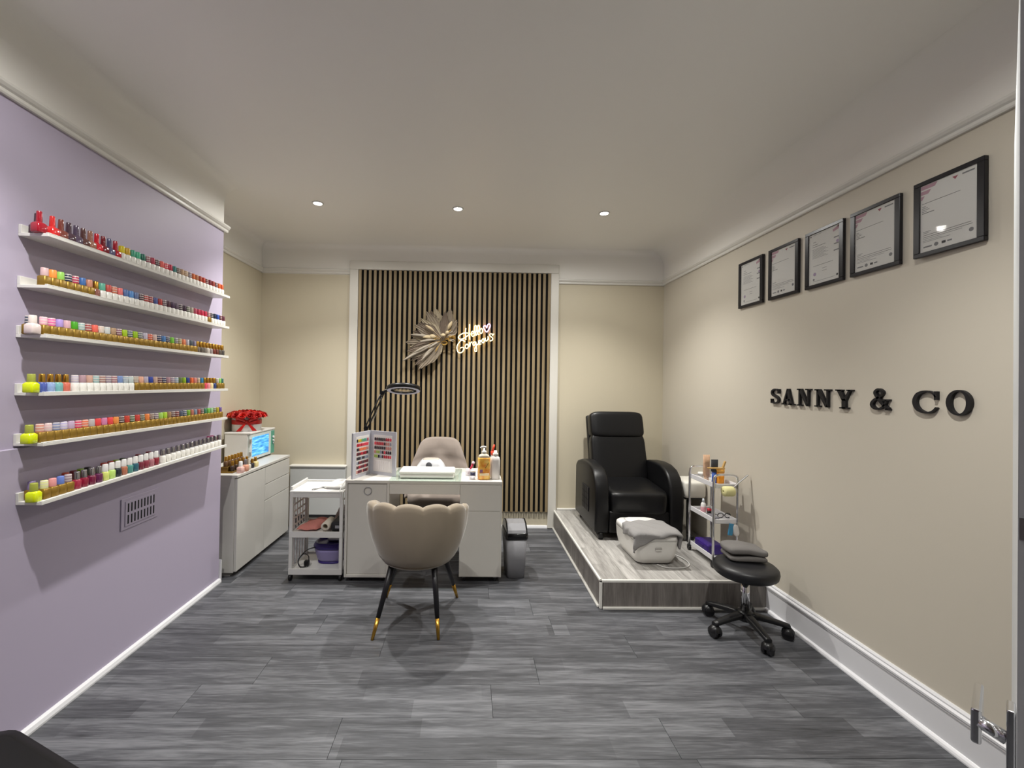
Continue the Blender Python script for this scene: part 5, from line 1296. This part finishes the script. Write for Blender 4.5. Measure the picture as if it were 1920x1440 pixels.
# ================================================================== NEON SIGN AND DRIED LEAVES ON THE SLATTED PANEL
def SP(u, v, dy=0.0):   # sign drawing units -> the plane of the sign, just off the slats
    return Vector((-0.8385 + 6.418e-4 * u, 4.19 - dy, 2.2627 - 6.43e-4 * v))
ns = thing('neon_sign', 'lit yellow neon script reading Hello Gorgeous with pink heart', 'neon sign', SP(1380, 870))
org = Vector(ns.location)
M_NEON = mat('neon_warm', '#fff0d0', 0.4, emit=(1.0, 0.72, 0.28, 1), estr=3.4)
M_NEONP = mat('neon_pink', '#ffe0ff', 0.4, emit=(1.0, 0.5, 1.0, 1), estr=2.6)
WORDS = {'hello': [[(1235, 500), (1232, 560), (1238, 680)], [(1275, 575), (1210, 575), (1150, 605), (1125, 640), (1150, 668), (1205, 657), (1262, 615), (1300, 580)],
                   [(1290, 440), (1288, 560), (1298, 672)], [(1320, 592), (1350, 575), (1348, 548), (1326, 556), (1320, 600), (1345, 622), (1374, 600)],
                   [(1374, 600), (1398, 520), (1388, 462), (1368, 480), (1376, 590), (1394, 606)], [(1394, 606), (1438, 510), (1432, 456), (1410, 476), (1414, 580), (1440, 592)],
                   [(1468, 498), (1446, 538), (1460, 578), (1484, 556), (1484, 512), (1468, 498)]],
         'gorgeous': [[(1228, 705), (1180, 682), (1135, 722), (1106, 790), (1128, 866), (1178, 866), (1214, 812), (1190, 788), (1158, 802)],
                   [(1248, 742), (1230, 776), (1250, 806), (1276, 782), (1268, 744), (1248, 742)], [(1290, 712), (1300, 780), (1306, 732), (1334, 702)],
                   [(1374, 700), (1346, 722), (1352, 758), (1376, 748), (1386, 702), (1400, 780), (1402, 842), (1376, 842), (1380, 794), (1422, 732)],
                   [(1432, 720), (1462, 700), (1452, 680), (1430, 696), (1436, 738), (1472, 732)], [(1492, 658), (1476, 690), (1496, 718), (1516, 690), (1504, 656), (1492, 658)],
                   [(1530, 640), (1532, 680), (1552, 688), (1572, 650), (1568, 618), (1582, 668)], [(1640, 585), (1606, 580), (1596, 604), (1632, 634), (1640, 668), (1600, 690)],
                   [(1662, 578), (1634, 606)]]}
for word, strokes in WORDS.items():
    mb = MB()
    for s in strokes:
        mb.tube([p - org for p in smoothpath([SP(*q) for q in s], 5)], 0.0040, 8)
    mb.obj('tube_lettering', M_NEON, ns)
hrt = smoothpath([SP(*q) for q in ((1552, 552), (1512, 508), (1502, 478), (1518, 460), (1540, 470), (1550, 492), (1560, 452), (1582, 432), (1600, 446), (1596, 482))], 5, closed=True)
MB().tube([p - org for p in hrt], 0.0042, 8, closed=True).obj('tube_heart', M_NEONP, ns)
for u, v in ((1300, 660), (1560, 560), (1180, 870), (1600, 690)):
    MB().cyl(SP(u, v) - org, SP(u, v) - org + Vector((0, 0.047, 0)), 0.003, n=8).obj('standoff', M_STEEL, ns)

df = thing('dried_leaf_arrangement', 'fan of dried grey palm leaves and cream grasses beside the neon sign', 'dried flowers', SP(905, 690, -0.03))
dorg = Vector(df.location)
M_PALM = [mat('dry_palm', '#877b6b', 0.85, noise=0.15, nscale=30), mat('dry_palm_pale', '#a1957f', 0.85, noise=0.15, nscale=30), mat('dry_palm_brown', '#6e6054', 0.85, noise=0.15, nscale=30)]
def palm(tip, wd, m, dy, base=(905, 690)):
    b = SP(*base) - dorg; e = SP(*tip) - dorg; d = e - b; L = d.length; d.normalize(); sd_ = Vector((d.z, 0, -d.x))
    mb = MB(); n = 13
    rows = []
    for i in range(n):
        k = -1 + 2 * i / (n - 1)
        ln_ = L * (1 - 0.30 * abs(k) ** 1.3) * (1.0 if i % 2 == 0 else 0.965)
        pts = []
        for j in range(7):
            s = j / 6
            wv = 1.75 * wd * k * (0.06 + s ** 1.25) * (1 - 0.6 * max(0, (s - 0.62) / 0.38) ** 1.4)
            pleat = 0.0045 * (1 if i % 2 else -1) * s
            pts.append(mb.bm.verts.new(b + d * (ln_ * s) + sd_ * wv + Vector((0, -dy - 0.02 * s + pleat + 0.01 * k * k * s, 0))))
        rows.append(pts)
    for A, B in zip(rows, rows[1:]):
        for j in range(6):
            f = mb.bm.faces.new((A[j], A[j + 1], B[j + 1], B[j]))
    return mb.obj('palm_leaf', m, df, recalc=False, solid=0.0012)
for i, (tip, wd, mi) in enumerate((((770, 205), 0.065, 1), ((1010, 215), 0.07, 0), ((640, 262), 0.06, 0), ((560, 370), 0.055, 1), ((1105, 385), 0.06, 0), ((465, 470), 0.06, 0), ((440, 560), 0.05, 2),
        ((325, 735), 0.055, 0), ((420, 640), 0.045, 1), ((360, 870), 0.06, 2), ((330, 985), 0.05, 0), ((540, 1140), 0.06, 0), ((700, 240), 0.05, 2), ((860, 330), 0.05, 1), ((420, 1010), 0.05, 2), ((640, 1090), 0.045, 0), ((930, 250), 0.045, 2), ((520, 430), 0.05, 2), ((400, 800), 0.05, 1), ((480, 1080), 0.05, 2), ((760, 1010), 0.03, 1), ((1130, 470), 0.02, 2))):
    palm(tip, wd, M_PALM[mi], 0.004 + 0.0035 * (i % 6))
M_STEM = [mat('pampas_cream', '#c9b795', 0.9, noise=0.15, nscale=80), mat('straw_gold', '#b08a3e', 0.7), mat('grass_grey', '#a49a8c', 0.9)]
def grass(tip, r, m, dy, nm, r0=0.0016, start=0.55):
    b = SP(905, 700) - dorg; e = SP(*tip) - dorg; pts = []; rad = []
    for j in range(13):
        s = j / 12; p = b.lerp(e, s); p.y -= dy * math.sin(PI * s * 0.6) + 0.012; p += Vector((0, 0, 0.012 * math.sin(PI * s)))
        pts.append(p); k = (s - start) / (1 - start)
        rad.append(r0 if k <= 0 else r0 + 1.25 * r * math.sin(PI * min(0.97, k)) ** 0.7)
    return MB().tube(pts, rad, 7).obj(nm, m, df)
for i, (tip, r, mi) in enumerate((((600, 655), 0.014, 0), ((1030, 415), 0.012, 0), ((640, 480), 0.010, 0), ((310, 1010), 0.010, 2), ((470, 890), 0.009, 2), ((560, 730), 0.009, 2), ((420, 620), 0.010, 2), ((580, 1010), 0.009, 2), ((900, 610), 0.02, 0), ((690, 640), 0.016, 0), ((980, 560), 0.012, 0), ((700, 820), 0.008, 2), ((520, 900), 0.01, 2), ((620, 940), 0.009, 2))):
    grass(tip, r, M_STEM[mi], 0.035 + 0.01 * (i % 3), 'bunny_tail', start=0.5 if mi == 0 else 0.35)
random.seed(3)
for i in range(26):
    a = R(random.choice((random.uniform(150, 250), random.uniform(-10, 60)))); L = random.uniform(130, 260) if math.cos(a) < 0 else random.uniform(90, 200)
    grass((905 + L * math.cos(a), 700 - L * math.sin(a)), 0.003, M_STEM[1 if i % 3 else 2], 0.03 + 0.02 * random.random(), 'straw_stem', 0.0014, 0.6)
MB().tube(smoothpath([SP(u, v, 0.02) - dorg for u, v in ((880, 720), (930, 705), (960, 735), (920, 760), (885, 745))], 5, closed=True), 0.006, 7, closed=True).obj('binding_tie', M_STEM[1], df)

# ================================================================== DOOR AT THE RIGHT EDGE
DP = Vector((0.752, 0.58, 0))                     # near corner of the open leaf's free edge
dd = Vector((0.785, 0.6195, 0)).normalized()      # the leaf runs away from the free edge towards its hinges
dn = Vector((-dd.y, dd.x, 0))                     # room-side face normal
def DQ(u, v, t): return DP + dd * u + dn * t + Vector((0, 0, v))
door = struct('door_1', MB().prism([(0, 0.006), (0.76, 0.006), (0.76, 2.02), (0, 2.02)], DQ, -0.04, 0.0), mat('door_white', '#cfd2d4', 0.4), 'white door leaf standing open at the right edge', 'door')
hp = MB().prism([(0.04, 0.70), (0.075, 0.70), (0.075, 0.945), (0.04, 0.945)], DQ, 0.0004, 0.0092).obj('handle_plate', M_CHROME, door, bevel=0.002)
MB().cyl(DQ(0.058, 0.895, 0.009), DQ(0.058, 0.905, 0.036), 0.0095, n=16).obj('handle_neck', M_CHROME, hp)
MB().prism([(0.05, 0.872), (0.165, 0.878), (0.165, 0.915), (0.05, 0.924)], DQ, 0.0325, 0.0435).obj('handle_lever', M_CHROME, hp, bevel=0.003)
MB().prism([(-0.001, 1.2), (0.0, 1.2), (0.0, 1.23), (-0.001, 1.23)], DQ, -0.011, -0.001).obj('latch_plate', M_STEEL, door)

# ================================================================== BLACK PADDED COUCH AT THE LOWER LEFT
bc = thing('treatment_couch', 'corner of a black padded couch at the lower left edge', 'couch', (-0.861, 0.634, 0), R(-23.7))
M_COUCH = mat('couch_leather', '#060607', 0.45, spec=0.3)
MB().loft([(0.46, 0.33, 0.27, 0.05), (0.47, 0.352, 0.292, 0.06), (0.57, 0.36, 0.3, 0.06), (0.592, 0.352, 0.292, 0.06), (0.6, 0.33, 0.27, 0.055)], k=6).obj('cushion', M_COUCH, bc)
MB().span((-0.31, -0.25, 0.4), (0.31, 0.25, 0.46), 0.01, 2).obj('frame', M_BLACKM, bc)
for x in (-0.28, 0.28):
    for y in (-0.22, 0.22): MB().cyl((x, y, 0), (x, y, 0.41), 0.02, n=14).obj('leg', M_BLACKM, bc)
